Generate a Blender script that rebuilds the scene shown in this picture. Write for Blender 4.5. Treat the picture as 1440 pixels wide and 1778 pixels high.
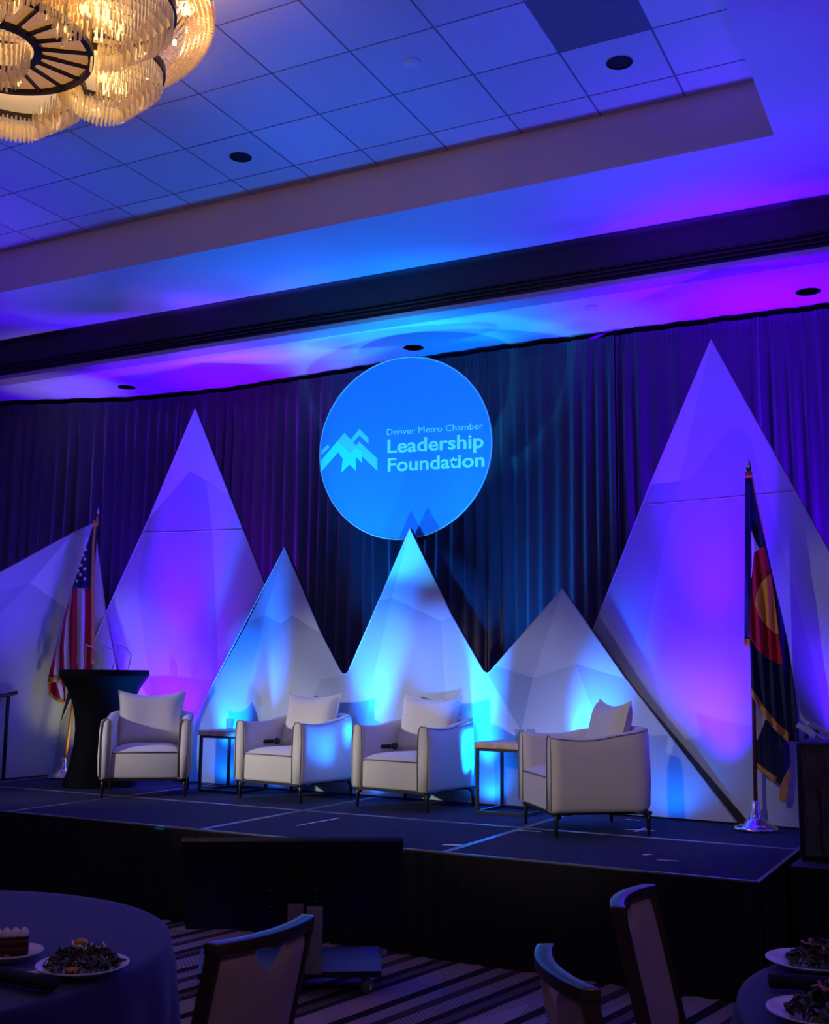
import bpy, bmesh, math, random
from mathutils import Vector, Matrix
random.seed(7)
for o in list(bpy.data.objects): bpy.data.objects.remove(o)
SC = bpy.context.scene
COL = SC.collection
R = math.radians

# ------------------------------------------------------------------ camera
CAM_H = 1.64
cd = bpy.data.cameras.new('camera'); cam = bpy.data.objects.new('camera', cd); COL.objects.link(cam)
cr = Vector((0.89213732, 0.45167095, 0.00918436)); cu = Vector((0.05795024, -0.13457763, 0.98920707)); cf = Vector((-0.44803211, 0.88197631, 0.14623616))
M = Matrix((cr, cu, -cf)).transposed().to_4x4(); M.translation = (0, 0, CAM_H)
cam.matrix_world = M
cd.sensor_fit = 'VERTICAL'; cd.sensor_height = 24.0; cd.lens = 1912.2 * 24.0 / 1778.0
cd.clip_start = 0.05; cd.clip_end = 100
SC.camera = cam

# ------------------------------------------------------------------ world, exposure
w = bpy.data.worlds.new('world'); SC.world = w; w.use_nodes = True
bg = w.node_tree.nodes['Background']; bg.inputs[0].default_value = (0.16, 0.12, 0.6, 1); bg.inputs[1].default_value = 0.02
vs = SC.view_settings
vs.view_transform = 'Standard'; vs.look = 'None'; vs.gamma = 1.0; vs.exposure = 0.0; vs.use_curve_mapping = False

# ------------------------------------------------------------------ lights
BLUE = (0.0, 0.155, 1.0); VIOLET = (0.07, 0.0, 1.0); MAGENTA = (0.20, 0.0, 1.0); AMBER = (1.0, 0.85, 0.25)
def spot(name, loc, target, power, color, size=90, blend=1.0, soft=0.06):
    l = bpy.data.lights.new(name, 'SPOT'); l.energy = power; l.color = color
    l.spot_size = R(size); l.spot_blend = blend; l.shadow_soft_size = soft
    o = bpy.data.objects.new(name, l); COL.objects.link(o); o.location = loc
    o.rotation_euler = (Vector(target) - Vector(loc)).to_track_quat('-Z', 'Y').to_euler()
    return o
def point(name, loc, power, color, soft=0.1):
    l = bpy.data.lights.new(name, 'POINT'); l.energy = power; l.color = color; l.shadow_soft_size = soft
    o = bpy.data.objects.new(name, l); COL.objects.link(o); o.location = loc
    return o
INDIGO = (.075, .028, 1.0)
UP = 620
# uplights on the deck in front of the scenery: narrow beams along the flats
for (x, y), c, k, tgt, cone in [((-6.40, 8.38), BLUE, .8, (-6.12, 8.57, 1.9), 58), ((-5.70, 7.95), BLUE, .7, (-6.02, 8.57, 1.95), 40), ((-4.63, 8.10), BLUE, 1.5, (-4.72, 8.48, 2.1), 40), ((-3.54, 8.08), BLUE, 1.5, (-3.74, 8.42, 1.9), 38), ((-4.63, 8.30), BLUE, .5, (-4.76, 8.48, 2.1), 44), ((-3.54, 8.26), BLUE, .5, (-3.70, 8.41, 1.7), 46), ((-2.86, 7.98), BLUE, .8, (-2.66, 8.36, 1.3), 40),
                                ((-6.95, 8.36), MAGENTA, .5, (-6.92, 8.74, 2.2), 60), ((-7.45, 8.40), VIOLET, 1.3, (-7.3, 8.68, 2.4), 60), ((-6.95, 8.15), VIOLET, 3.2, (-6.99, 8.74, 3.7), 32),
                                ((-1.64, 8.02), VIOLET, .6, (-1.8, 8.32, 2.4), 60), ((-1.80, 7.62), VIOLET, 2.6, (-1.70, 8.33, 3.5), 30), ((-1.84, 7.75), VIOLET, .7, (-1.85, 8.36, 2.2), 56), ((-0.62, 7.95), VIOLET, 1.0, (-0.75, 8.18, 2.2), 56)]:
    spot('uplight', (x, y, .70), tgt, UP * k, c, cone, 1.0, .04)
# low glow at the foot of the scenery
for x, y, c, k in [(-6.30, 8.47, BLUE, .8), (-5.70, 8.44, BLUE, 1), (-4.63, 8.38, BLUE, 1), (-3.55, 8.30, BLUE, 1), (-2.85, 8.24, BLUE, .9), (-2.05, 8.04, BLUE, 1.6), (-7.0, 8.58, MAGENTA, .9)]:
    spot('uplight', (x, y, .68), (x - .04, y + .3, 1.05), 5.5 * k, c, 150, .8, .04)
# softer ones towards the audience-side ceiling
for (x, y), c, k in [((-9.6, 7.9), VIOLET, 1.8), ((-7.42, 8.36), VIOLET, .55), ((-6.62, 8.42), BLUE, .35), ((-4.63, 8.10), BLUE, .26), ((-2.85, 8.12), BLUE, .5), ((-1.64, 7.98), INDIGO, .16), ((-0.62, 7.70), INDIGO, .34), ((.8, 7.8), INDIGO, .6)]:
    spot('uplight', (x, y, .70), (x, y - 1.3, 3.0), UP * k, c, 82, 1.0, .04)
# two lamps on the floor before the stage aimed at the round disc
for x in (-3.1, -5.1): spot('disc_light', (x, 5.75, .35), (-4.5, 8.66, 3.66), 900, (.02, .42, 1.0), 24, .35, .05)
# added blue fill spots, without fixtures, brightening the low peaks
for p, q, e, cone in [((-2.3, 5.3, .62), (-3.98, 8.44, 1.8), 1100, 14), ((-5.1, 5.1, .62), (-4.62, 8.48, 1.9), 450, 12), ((-5.1, 5.1, .62), (-6.1, 8.58, 1.75), 700, 11)]: spot('peak_fill', p, q, e, BLUE, cone, .8, .05)
spot('front_light', (-11.4, 0.2, 3.0), (-0.55, 8.1, 2.0), 620, (.98, .93, .92), 7, .7, .10)
spot('uplight', (-7.85, 8.36, .70), (-8.0, 8.5, 1.6), 14, AMBER, 110, 1.0, .05)
# uplights washing the drapes from behind the scenery
for x, c, k in [(-9.4, VIOLET, .6), (-8.2, VIOLET, 1.0), (-6.6, MAGENTA, .9), (-5.1, BLUE, .75), (-3.6, BLUE, .65), (-2.1, VIOLET, 2.6), (-0.9, VIOLET, 3.4), (0.6, VIOLET, 2.2)]:
    spot('drape_uplight', (x, 9.10, .70), (x, 9.5, 4.4), UP * 1.3 * k, c, 42, 1.0, .05)
spot('drape_uplight', (-9.0, 8.86, .70), (-9.05, 8.98, 4.8), 90, AMBER, 24, 1.0, .05)
# front lights on a stand at the left of the room, one per armchair, and two over the room's middle
for x, y, z, k in [(-8.0, 8.4, 1.6, .6), (-6.5, 7.7, .95, 1.3), (-5.1, 8.2, 1.25, 1.4), (-3.8, 8.2, 1.15, 1.2), (-2.6, 7.5, .85, .6)]:
    spot('front_light', (-11.4, 0.2, 3.0), (x, y, z), 880 * k, (.98, .95, .92), 13.5, .7, .10)
for x, k in [(-4.4, .5), (-2.3, 1.0)]:
    spot('front_light', (-2.2, -3.5, 4.6), (x, 7.6, .85), 700 * k, (1.0, .88, .76), 12, .6, .10)
# added fill points, unseen sources near the camera, lifting the dark foreground
for p, e in [((-3.0, -3.0, 5.0), 14), ((2.8, 0.5, 5.0), 42)]: point('room_fill', p, e, (1.0, .62, .85), .3)

# ------------------------------------------------------------------ materials
MATS = {}
def mat(name, col, rough=.6, metal=0.0, spec=.4, bump=0.0, bscale=60.0, var=0.0, vscale=8.0, trans=0.0, alpha=1.0, sheen=0.0, emit=None, estr=0.0, ior=1.45):
    if name in MATS: return MATS[name]
    m = bpy.data.materials.new(name); m.use_nodes = True
    nt = m.node_tree; b = nt.nodes['Principled BSDF']
    b.inputs['Base Color'].default_value = (*col, 1); b.inputs['Roughness'].default_value = rough
    b.inputs['Metallic'].default_value = metal; b.inputs['Specular IOR Level'].default_value = spec
    b.inputs['Transmission Weight'].default_value = trans; b.inputs['IOR'].default_value = ior
    if sheen: b.inputs['Sheen Weight'].default_value = sheen
    if emit: b.inputs['Emission Color'].default_value = (*emit, 1); b.inputs['Emission Strength'].default_value = estr
    tc = nt.nodes.new('ShaderNodeTexCoord')
    if var:
        n = nt.nodes.new('ShaderNodeTexNoise'); n.inputs['Scale'].default_value = vscale; n.inputs['Detail'].default_value = 5
        r = nt.nodes.new('ShaderNodeValToRGB')
        r.color_ramp.elements[0].color = (*[c * (1 - var) for c in col], 1); r.color_ramp.elements[1].color = (*[min(1, c * (1 + var)) for c in col], 1)
        r.color_ramp.elements[0].position = .3; r.color_ramp.elements[1].position = .7
        nt.links.new(tc.outputs['Object'], n.inputs['Vector']); nt.links.new(n.outputs['Fac'], r.inputs['Fac']); nt.links.new(r.outputs['Color'], b.inputs['Base Color'])
    if bump:
        n = nt.nodes.new('ShaderNodeTexNoise'); n.inputs['Scale'].default_value = bscale; n.inputs['Detail'].default_value = 4
        bp = nt.nodes.new('ShaderNodeBump'); bp.inputs['Strength'].default_value = bump; bp.inputs['Distance'].default_value = .01
        nt.links.new(tc.outputs['Object'], n.inputs['Vector']); nt.links.new(n.outputs['Fac'], bp.inputs['Height']); nt.links.new(bp.outputs['Normal'], b.inputs['Normal'])
    MATS[name] = m
    return m
m_dry = mat('painted_drywall', (.78, .78, .78), .75, bump=.05, bscale=120)
m_riser = mat('riser_paint', (.88, .72, .66), .6)
m_tile = mat('ceiling_tile', (.70, .70, .72), .85, bump=.35, bscale=220, var=.12, vscale=140)
m_tile2 = mat('ceiling_panel_smooth', (.74, .74, .76), .8)
m_tbar = mat('grid_metal', (.22, .22, .24), .5)
m_gap = mat('dark_gap', (.02, .02, .025), .9)
m_header = mat('header_paint', (.045, .035, .036), .6)
m_track = mat('partition_track', (.016, .016, .02), .5)
m_lip = mat('header_lip', (.5, .42, .42), .6)
m_wall = mat('dark_wall', (.03, .03, .035), .9)
m_wallp = mat('wall_paint', (.25, .22, .22), .8)
m_black = mat('matte_black', (.012, .012, .014), .6)
m_blackm = mat('black_metal', (.02, .02, .022), .35, spec=.5)
m_drape = mat('drape_velvet', (.075, .07, .085), .85, sheen=.3, bump=.1, bscale=300)
m_skirt = mat('stage_skirt', (.008, .008, .01), .9)
m_deck = mat('stage_carpet', (.020, .024, .058), .95, bump=.5, bscale=260, var=.4, vscale=60)
m_tape = mat('gaffer_edge', (.16, .17, .2), .3, spec=.6)
m_white = mat('white_tape', (.75, .75, .75), .6)
m_fab = mat('chair_fabric', (.68, .64, .58), .9, sheen=.25, bump=.25, bscale=420, var=.10, vscale=300)
m_pipe = mat('chair_piping', (.24, .22, .21), .8)
m_wood = mat('light_wood', (.62, .38, .20), .5, var=.2, vscale=14)
m_chrome = mat('chrome', (.8, .8, .8), .12, metal=1)
m_gold = mat('gold_metal', (.75, .55, .25), .25, metal=1)
m_fringe = mat('gold_fringe', (.72, .36, .06), .8, bump=.6, bscale=160, var=.25, vscale=160)
m_red = mat('flag_red', (.50, .012, .03), .75, bump=.1, bscale=200)
m_fwhite = mat('flag_white', (.75, .73, .72), .75)
m_navy = mat('flag_navy', (.010, .018, .07), .7)
m_sun = mat('flag_gold', (.85, .42, .04), .7)
m_dwood = mat('dark_pole_wood', (.10, .04, .02), .35)
m_spandex = mat('black_spandex', (.003, .003, .004), .8, spec=.12)
m_acryl = mat('clear_acrylic', (.95, .95, 1), .03, trans=1.0, ior=1.3)
m_glass = mat('drinking_glass', (.97, .98, 1), .02, trans=1.0, ior=1.4)
m_water = mat('water', (.93, .96, 1), .02, trans=1.0, ior=1.33)
def thin_glass(name, tint, g=.12):
    m = bpy.data.materials.new(name); m.use_nodes = True; nt = m.node_tree; nt.nodes.remove(nt.nodes['Principled BSDF'])
    a = nt.nodes.new('ShaderNodeBsdfTransparent'); a.inputs[0].default_value = (*tint, 1); b = nt.nodes.new('ShaderNodeBsdfGlossy'); b.inputs['Roughness'].default_value = .06
    lw = nt.nodes.new('ShaderNodeLayerWeight'); lw.inputs[0].default_value = g; mm = nt.nodes.new('ShaderNodeMath'); mm.operation = 'MULTIPLY'; mm.inputs[1].default_value = .55; nt.links.new(lw.outputs['Facing'], mm.inputs[0]); mx = nt.nodes.new('ShaderNodeMixShader')
    nt.links.new(mm.outputs[0], mx.inputs[0]); nt.links.new(a.outputs[0], mx.inputs[1]); nt.links.new(b.outputs[0], mx.inputs[2]); nt.links.new(mx.outputs[0], nt.nodes['Material Output'].inputs[0])
    MATS[name] = m
    return m
m_acryl = thin_glass('clear_acrylic_sheet', (.90, .90, .93), .25); m_glass = thin_glass('tumbler_glass', (.93, .95, .97), .35); m_water = thin_glass('still_water', (.86, .91, .96), .3)
m_acedge = mat('polished_acrylic_edge', (.75, .75, .80), .15, spec=.8)
m_paper = mat('white_paper', (.75, .75, .75), .8)
m_cloth = mat('navy_tablecloth', (.030, .026, .12), .85, sheen=.2, bump=.1, bscale=90)
m_napkin = mat('dark_napkin', (.006, .006, .016), .9)
m_plate = mat('white_china', (.78, .76, .76), .25)
m_leafs = [mat('leaf_dark', (.035, .06, .02), .6), mat('leaf_mid', (.07, .09, .03), .6), mat('leaf_red', (.10, .03, .04), .6), mat('leaf_pale', (.30, .26, .14), .6)]
m_orange = mat('orange_slice', (.75, .25, .04), .5)
m_onion = mat('pickled_onion', (.50, .20, .30), .5)
m_cake = mat('chocolate_cake', (.05, .015, .012), .85, bump=.4, bscale=200)
m_cakered = mat('cake_filling', (.16, .03, .03), .6)
m_cream = mat('cream', (.78, .66, .56), .5)
m_rasp = mat('raspberry', (.55, .05, .10), .5, bump=.6, bscale=300)
m_vinyl = mat('chair_back_vinyl', (.48, .36, .33), .5, bump=.08, bscale=300)
m_frame = mat('bronze_chair_frame', (.12, .085, .06), .3, metal=.7)
m_rail = mat('handrail_metal', (.35, .35, .36), .35, metal=.8)
m_tv = mat('screen_back_plastic', (.012, .012, .014), .45)
m_tvmetal = mat('cart_grey_metal', (.30, .28, .28), .45, metal=.3)
m_amber = mat('amber_panel', (.80, .45, .16), .5, emit=(1.0, .42, .10), estr=.36, var=.25, vscale=9)
m_bronze = mat('dark_bronze', (.03, .022, .02), .4, metal=.3)
m_plinth = mat('chandelier_cream', (.8, .66, .42), .5, emit=(1, .62, .25), estr=.35)
m_crys = mat('crystal_prism', (.95, .86, .70), .08, spec=.8, trans=.55, ior=1.5)
m_bead = mat('crystal_bead', (.95, .80, .55), .12, spec=.8, trans=.35, ior=1.5)
m_bulb = mat('bulb', (1, .9, .7), .4, emit=(1, .72, .36), estr=14)
for m_ in (m_crys, m_bead):
    nt_ = m_.node_tree; tr_ = nt_.nodes.new('ShaderNodeBsdfTransparent'); tr_.inputs[0].default_value = (1, .93, .8, 1); mx_ = nt_.nodes.new('ShaderNodeMixShader'); mx_.inputs[0].default_value = .42
    nt_.links.new(nt_.nodes['Principled BSDF'].outputs[0], mx_.inputs[1]); nt_.links.new(tr_.outputs[0], mx_.inputs[2]); nt_.links.new(mx_.outputs[0], nt_.nodes['Material Output'].inputs[0])
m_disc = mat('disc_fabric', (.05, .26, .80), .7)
m_ltr = mat('logo_print', (.62, .95, 1.0), .7)
m_lgA = mat('logo_bright', (.10, 1.0, 1.0), .7)
m_lgB = mat('logo_mid', (.22, .78, .95), .7)
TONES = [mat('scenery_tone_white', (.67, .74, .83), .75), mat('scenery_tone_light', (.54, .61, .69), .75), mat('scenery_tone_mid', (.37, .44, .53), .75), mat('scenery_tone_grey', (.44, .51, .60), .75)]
m_edge = mat('scenery_edge', (.55, .5, .52), .6)

# ------------------------------------------------------------------ helpers
class MB:
    def __init__(s): s.v = []; s.f = []; s.mi = []; s.cur = 0
    def add(s, vs, fs):
        k = len(s.v); s.v += [tuple(v) for v in vs]
        for f in fs: s.f.append(tuple(i + k for i in f)); s.mi.append(s.cur)
        return s
    def box(s, c, d, rz=0, ry=0, rx=0):
        m = Matrix.Rotation(rz, 3, 'Z') @ Matrix.Rotation(ry, 3, 'Y') @ Matrix.Rotation(rx, 3, 'X')
        vs = [Vector(c) + m @ Vector((sx * d[0] / 2, sy * d[1] / 2, sz * d[2] / 2)) for sx in (-1, 1) for sy in (-1, 1) for sz in (-1, 1)]
        return s.add(vs, [(0, 1, 3, 2), (4, 6, 7, 5), (0, 4, 5, 1), (2, 3, 7, 6), (0, 2, 6, 4), (1, 5, 7, 3)])
    def lathe(s, prof, c=(0, 0, 0), n=32, cap=True):
        vs = []; fs = []
        for r, z in prof:
            for i in range(n):
                a = 2 * math.pi * i / n; vs.append((c[0] + r * math.cos(a), c[1] + r * math.sin(a), c[2] + z))
        for j in range(len(prof) - 1):
            for i in range(n):
                k = (i + 1) % n; fs.append((j * n + i, j * n + k, (j + 1) * n + k, (j + 1) * n + i))
        if cap:
            if prof[0][0] > 1e-4: fs.append(tuple(reversed(range(n))))
            if prof[-1][0] > 1e-4: fs.append(tuple(range((len(prof) - 1) * n, len(prof) * n)))
        return s.add(vs, fs)
    def tube(s, pts, r, n=10, r2=None, closed=False):
        pts = [Vector(p) for p in pts]; vs = []; fs = []; L = len(pts); up = None
        for i, p in enumerate(pts):
            d = (pts[(i + 1) % L] - pts[i - 1]) if closed else ((pts[min(i + 1, L - 1)] - pts[max(i - 1, 0)]))
            d.normalize()
            if up is None: up = d.orthogonal().normalized()
            else: up = (up - d * up.dot(d)).normalized()
            sd = d.cross(up); rr = r if r2 is None else r + (r2 - r) * i / (L - 1)
            for k in range(n):
                a = 2 * math.pi * k / n; vs.append(p + up * (rr * math.cos(a)) + sd * (rr * math.sin(a)))
        for i in range(L if closed else L - 1):
            j = (i + 1) % L
            for k in range(n):
                q = (k + 1) % n; fs.append((i * n + k, i * n + q, j * n + q, j * n + k))
        if not closed: fs.append(tuple(reversed(range(n)))); fs.append(tuple(range((L - 1) * n, L * n)))
        return s.add(vs, fs)
    def grid(s, fn, nu, nv, wrapu=False):
        vs = [fn(i / nu, j / nv) for j in range(nv + 1) for i in range(nu if wrapu else nu + 1)]
        W = nu if wrapu else nu + 1
        fs = [(j * W + i, j * W + (i + 1) % W, (j + 1) * W + (i + 1) % W, (j + 1) * W + i) for j in range(nv) for i in range(nu)]
        return s.add(vs, fs)
    def prism(s, poly, fn, t0, t1):
        # poly: 2d outline; fn(a, b, t) -> 3d point; extruded between depth t0 and t1
        n = len(poly)
        vs = [fn(a, b, t0) for a, b in poly] + [fn(a, b, t1) for a, b in poly]
        fs = [tuple(range(n)), tuple(reversed(range(n, 2 * n)))] + [(i, i + n, (i + 1) % n + n, (i + 1) % n) for i in range(n)]
        return s.add(vs, fs)
    def build(s, name, m, parent=None, smooth=False, recalc=True):
        me = bpy.data.meshes.new(name); me.from_pydata([tuple(v) for v in s.v], [], s.f)
        for x in (m if isinstance(m, (list, tuple)) else [m]): me.materials.append(x)
        if isinstance(m, (list, tuple)): me.polygons.foreach_set('material_index', s.mi)
        if recalc:
            b = bmesh.new(); b.from_mesh(me); bmesh.ops.recalc_face_normals(b, faces=b.faces); b.to_mesh(me); b.free()
        if smooth: me.polygons.foreach_set('use_smooth', [True] * len(me.polygons))
        me.update()
        return link(name, me, parent)
def link(name, me, parent=None, loc=None, rz=0):
    o = bpy.data.objects.new(name, me); COL.objects.link(o)
    if parent: o.parent = parent
    if loc is not None: o.location = loc; o.rotation_euler = (0, 0, rz)
    return o
def bevel(o, wd, seg=3):
    b = o.modifiers.new('bevel', 'BEVEL'); b.width = wd; b.segments = seg; b.limit_method = 'ANGLE'; b.angle_limit = R(40)
    for p in o.data.polygons: p.use_smooth = True
    return o
def solid(o, t):
    b = o.modifiers.new('solid', 'SOLIDIFY'); b.thickness = t; b.offset = 0; return o
def tag(o, label, cat=None, group=None, kind=None):
    if label: o['label'] = label
    if cat: o['category'] = cat
    if group: o['group'] = group
    if kind: o['kind'] = kind
    return o
def thing(name, label, cat, loc=(0, 0, 0), rz=0, group=None):
    o = bpy.data.objects.new(name, None); COL.objects.link(o); o.location = loc; o.rotation_euler = (0, 0, rz); o.empty_display_size = .1
    return tag(o, label, cat, group)
def struct(o, label=None): return tag(o, label, kind='structure')
def dup(root, loc, rz, label=None, group=None):
    r = root.copy(); COL.objects.link(r); r.location = loc; r.rotation_euler = (0, 0, rz)
    if label: r['label'] = label
    if group: r['group'] = group
    for ch in list(root.children):
        c = ch.copy(); COL.objects.link(c); c.parent = r
        for g in ch.children:
            d = g.copy(); COL.objects.link(d); d.parent = c
    return r
def hole_panel(x0, x1, y0, y1, cx, cy, r, z, n=32):
    # flat rectangle with a round hole (ring of quads between hole and border)
    vs = []; fs = []
    for i in range(n):
        a = 2 * math.pi * (i + .5) / n; c, s_ = math.cos(a), math.sin(a)
        vs.append((cx + r * c, cy + r * s_, z))
        k = min(((x1 - cx) / c if c > 1e-9 else (x0 - cx) / c if c < -1e-9 else 1e9), ((y1 - cy) / s_ if s_ > 1e-9 else (y0 - cy) / s_ if s_ < -1e-9 else 1e9))
        vs.append((cx + k * c, cy + k * s_, z))
    corners = [(x1, y1), (x0, y1), (x0, y0), (x1, y0)]
    for i in range(n):
        j = (i + 1) % n; f = [2 * i, 2 * j, 2 * j + 1, 2 * i + 1]
        a0, a1 = vs[2 * i + 1], vs[2 * j + 1]
        if abs(a0[0] - a1[0]) > 1e-6 and abs(a0[1] - a1[1]) > 1e-6:
            for q in corners:
                if (abs(q[0] - a0[0]) < 1e-6 or abs(q[1] - a0[1]) < 1e-6) and (abs(q[0] - a1[0]) < 1e-6 or abs(q[1] - a1[1]) < 1e-6):
                    vs.append((q[0], q[1], z)); f = [2 * i, 2 * j, 2 * j + 1, len(vs) - 1, 2 * i + 1]; break
        fs.append(tuple(f))
    return vs, fs

# ------------------------------------------------------------------ room shell
XL, XR, YB, YF = -13.0, 5.0, -6.0, 10.6
ZC, ZL, ZR = 5.656, 5.24, 4.81                    # coffer, lower ceiling, rear ceiling
CX0, CX1, CY0, CY1 = -9.2, -1.01, 0.6, 7.26       # coffer opening
HY = 8.43                                          # header
# carpet with bands along one direction
def carpet():
    m = bpy.data.materials.new('ballroom_carpet'); m.use_nodes = True; nt = m.node_tree; b = nt.nodes['Principled BSDF']
    b.inputs['Roughness'].default_value = .95; b.inputs['Specular IOR Level'].default_value = .1
    N = nt.nodes.new; Lk = nt.links.new
    tc = N('ShaderNodeTexCoord'); mp = N('ShaderNodeMapping'); mp.inputs['Rotation'].default_value = (0, 0, R(11)); Lk(tc.outputs['Object'], mp.inputs['Vector'])
    sx = N('ShaderNodeSeparateXYZ'); Lk(mp.outputs['Vector'], sx.inputs[0])
    def math_(op, a, b_=None, c=None):
        n = N('ShaderNodeMath'); n.operation = op
        for i, q in enumerate((a, b_, c)):
            if q is None: continue
            if isinstance(q, (int, float)): n.inputs[i].default_value = q
            else: Lk(q, n.inputs[i])
        return n.outputs[0]
    X, Y = sx.outputs['X'], sx.outputs['Y']
    band = math_('FRACT', math_('MULTIPLY', X, 1.55))                       # 0.65 m repeat
    r1 = N('ShaderNodeValToRGB'); r1.color_ramp.interpolation = 'CONSTANT'; Lk(band, r1.inputs[0])
    e = r1.color_ramp.elements; e[0].position = 0; e[0].color = (.36, .28, .33, 1); e[1].position = .26; e[1].color = (.02, .02, .03, 1)
    for p, c in [(.36, (.30, .23, .27)), (.50, (.06, .05, .06)), (.60, (.33, .25, .28)), (.76, (.02, .02, .03)), (.84, (.14, .10, .11)), (.93, (.03, .03, .04))]:
        q = e.new(p); q.color = (*c, 1)
    hatch = math_('GREATER_THAN', math_('SINE', math_('ADD', math_('MULTIPLY', Y, 230), math_('MULTIPLY', X, 160))), .1)
    vor = N('ShaderNodeTexVoronoi'); vor.inputs['Scale'].default_value = 1.1; mp2 = N('ShaderNodeMapping'); mp2.inputs['Scale'].default_value = (3.1, .75, 1); Lk(mp.outputs['Vector'], mp2.inputs[0]); Lk(mp2.outputs[0], vor.inputs['Vector'])
    sv = N('ShaderNodeSeparateXYZ'); Lk(vor.outputs['Color'], sv.inputs[0])
    sel = math_('MULTIPLY', hatch, math_('GREATER_THAN', sv.outputs['X'], .68))
    mix = N('ShaderNodeMix'); mix.data_type = 'RGBA'; Lk(math_('MULTIPLY', sel, .5), mix.inputs['Factor']); Lk(r1.outputs['Color'], mix.inputs['A']); mix.inputs['B'].default_value = (.03, .028, .04, 1)
    nz = N('ShaderNodeTexNoise'); nz.inputs['Scale'].default_value = 350; Lk(tc.outputs['Object'], nz.inputs['Vector'])
    bp = N('ShaderNodeBump'); bp.inputs['Strength'].default_value = .4; bp.inputs['Distance'].default_value = .008; Lk(nz.outputs['Fac'], bp.inputs['Height']); Lk(bp.outputs['Normal'], b.inputs['Normal'])
    Lk(mix.outputs['Result'], b.inputs['Base Color'])
    return m
def quad(mb, x0, x1, y0, y1, z): return mb.add([(x0, y0, z), (x1, y0, z), (x1, y1, z), (x0, y1, z)], [(0, 1, 2, 3)])
struct(quad(MB(), XL, XR, YB, YF, 0).build('floor', carpet()), 'patterned ballroom carpet with pale and dark stripes')
mb = MB()
for n_, (p, q) in {'left': ((XL, YB), (XL, YF)), 'right': ((XR, YB), (XR, YF)), 'back': ((XL, YB), (XR, YB)), 'front': ((XL, YF), (XR, YF))}.items():
    struct(MB().add([(*p, 0), (*q, 0), (*q, 5.9), (*p, 5.9)], [(0, 1, 2, 3)]).build('wall_' + n_, m_wall if n_ == 'front' else m_wallp))
mb = MB()
for a in [(XL, CX0, YB, HY), (CX1, XR, YB, HY), (CX0, CX1, CY1, HY), (CX0, CX1, YB, CY0)]: quad(mb, *a, ZL)
struct(mb.build('ceiling', m_dry), 'smooth lower ceiling between the coffer and the header')
# coffer risers
mb = MB()
for p, q in [((CX0, CY1), (CX1, CY1)), ((CX1, CY1), (CX1, CY0)), ((CX1, CY0), (CX0, CY0)), ((CX0, CY0), (CX0, CY1))]:
    mb.add([(*p, ZL), (*q, ZL), (*q, ZC + .05), (*p, ZC + .05)], [(0, 1, 2, 3)])
struct(mb.build('trim_1', m_riser), 'vertical painted riser around the ceiling coffer')
# coffer ceiling: backing, grid bars, single tiles
GX, GY, G = -4.638, 6.955, .6096
back = struct(quad(MB(), CX0, CX1, CY0, CY1, ZC + .012).build('ceiling', m_gap), 'coffer ceiling of square tiles in a metal grid')
xs = [GX + k * G for k in range(-8, 7)]; xs = [CX0] + [x for x in xs if CX0 + .02 < x < CX1 - .02] + [CX1]
ys = [GY - k * G for k in range(0, 11)]; ys = [CY1] + [y for y in ys if y > CY0 + .02] + [CY0]
mb = MB()
for x in xs[1:-1]: mb.box((x, (CY0 + CY1) / 2, ZC + .007), (.012, CY1 - CY0, .01))
for y in ys[1:-1]: mb.box(((CX0 + CX1) / 2, y, ZC + .0072), (CX1 - CX0, .012, .01))
mb.build('grid_bar', m_tbar, back)
cache = {}
DL = [(-4.942, 6.649), (-1.881, 6.636)]
gp = .007
for j in range(len(ys) - 1):
    for i in range(len(xs) - 1):
        x0, x1, y1, y0 = xs[i] + gp, xs[i + 1] - gp, ys[j] - gp, ys[j + 1] + gp
        if j == 0: y1 = CY1
        cx_, cy_ = (x0 + x1) / 2, (y0 + y1) / 2
        hole = [d for d in DL if x0 < d[0] < x1 and y0 < d[1] < y1]
        if hole:
            vs_, fs_ = hole_panel(x0 - cx_, x1 - cx_, y0 - cy_, y1 - cy_, hole[0][0] - cx_, hole[0][1] - cy_, .088, 0)
            me = MB().add(vs_, fs_).build('tile', m_tile, back, recalc=False); me.location = (cx_, cy_, ZC)
            continue
        dark = abs(cx_ - (GX + 4.5 * G)) < .05 and abs(cy_ - (GY - 1.5 * G)) < .05
        smooth_ = (i + 2 * j) % 5 == 0 or i == len(xs) - 2
        key = (round(x1 - x0, 3), round(y1 - y0, 3), dark, smooth_)
        if key not in cache:
            hx, hy = (x1 - x0) / 2, (y1 - y0) / 2
            t = MB().box((0, 0, .004), (2 * hx, 2 * hy, .008)).build('tile', mat('perforated_panel', (.22, .22, .25), .8, bump=.8, bscale=150) if dark else (m_tile2 if smooth_ else m_tile), back)
            cache[key] = t.data
        else: t = link('tile', cache[key], back)
        t.location = (cx_, cy_, ZC + (.003 if dark else 0))
        if dark: tag(t, 'dark perforated return-air panel')
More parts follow.
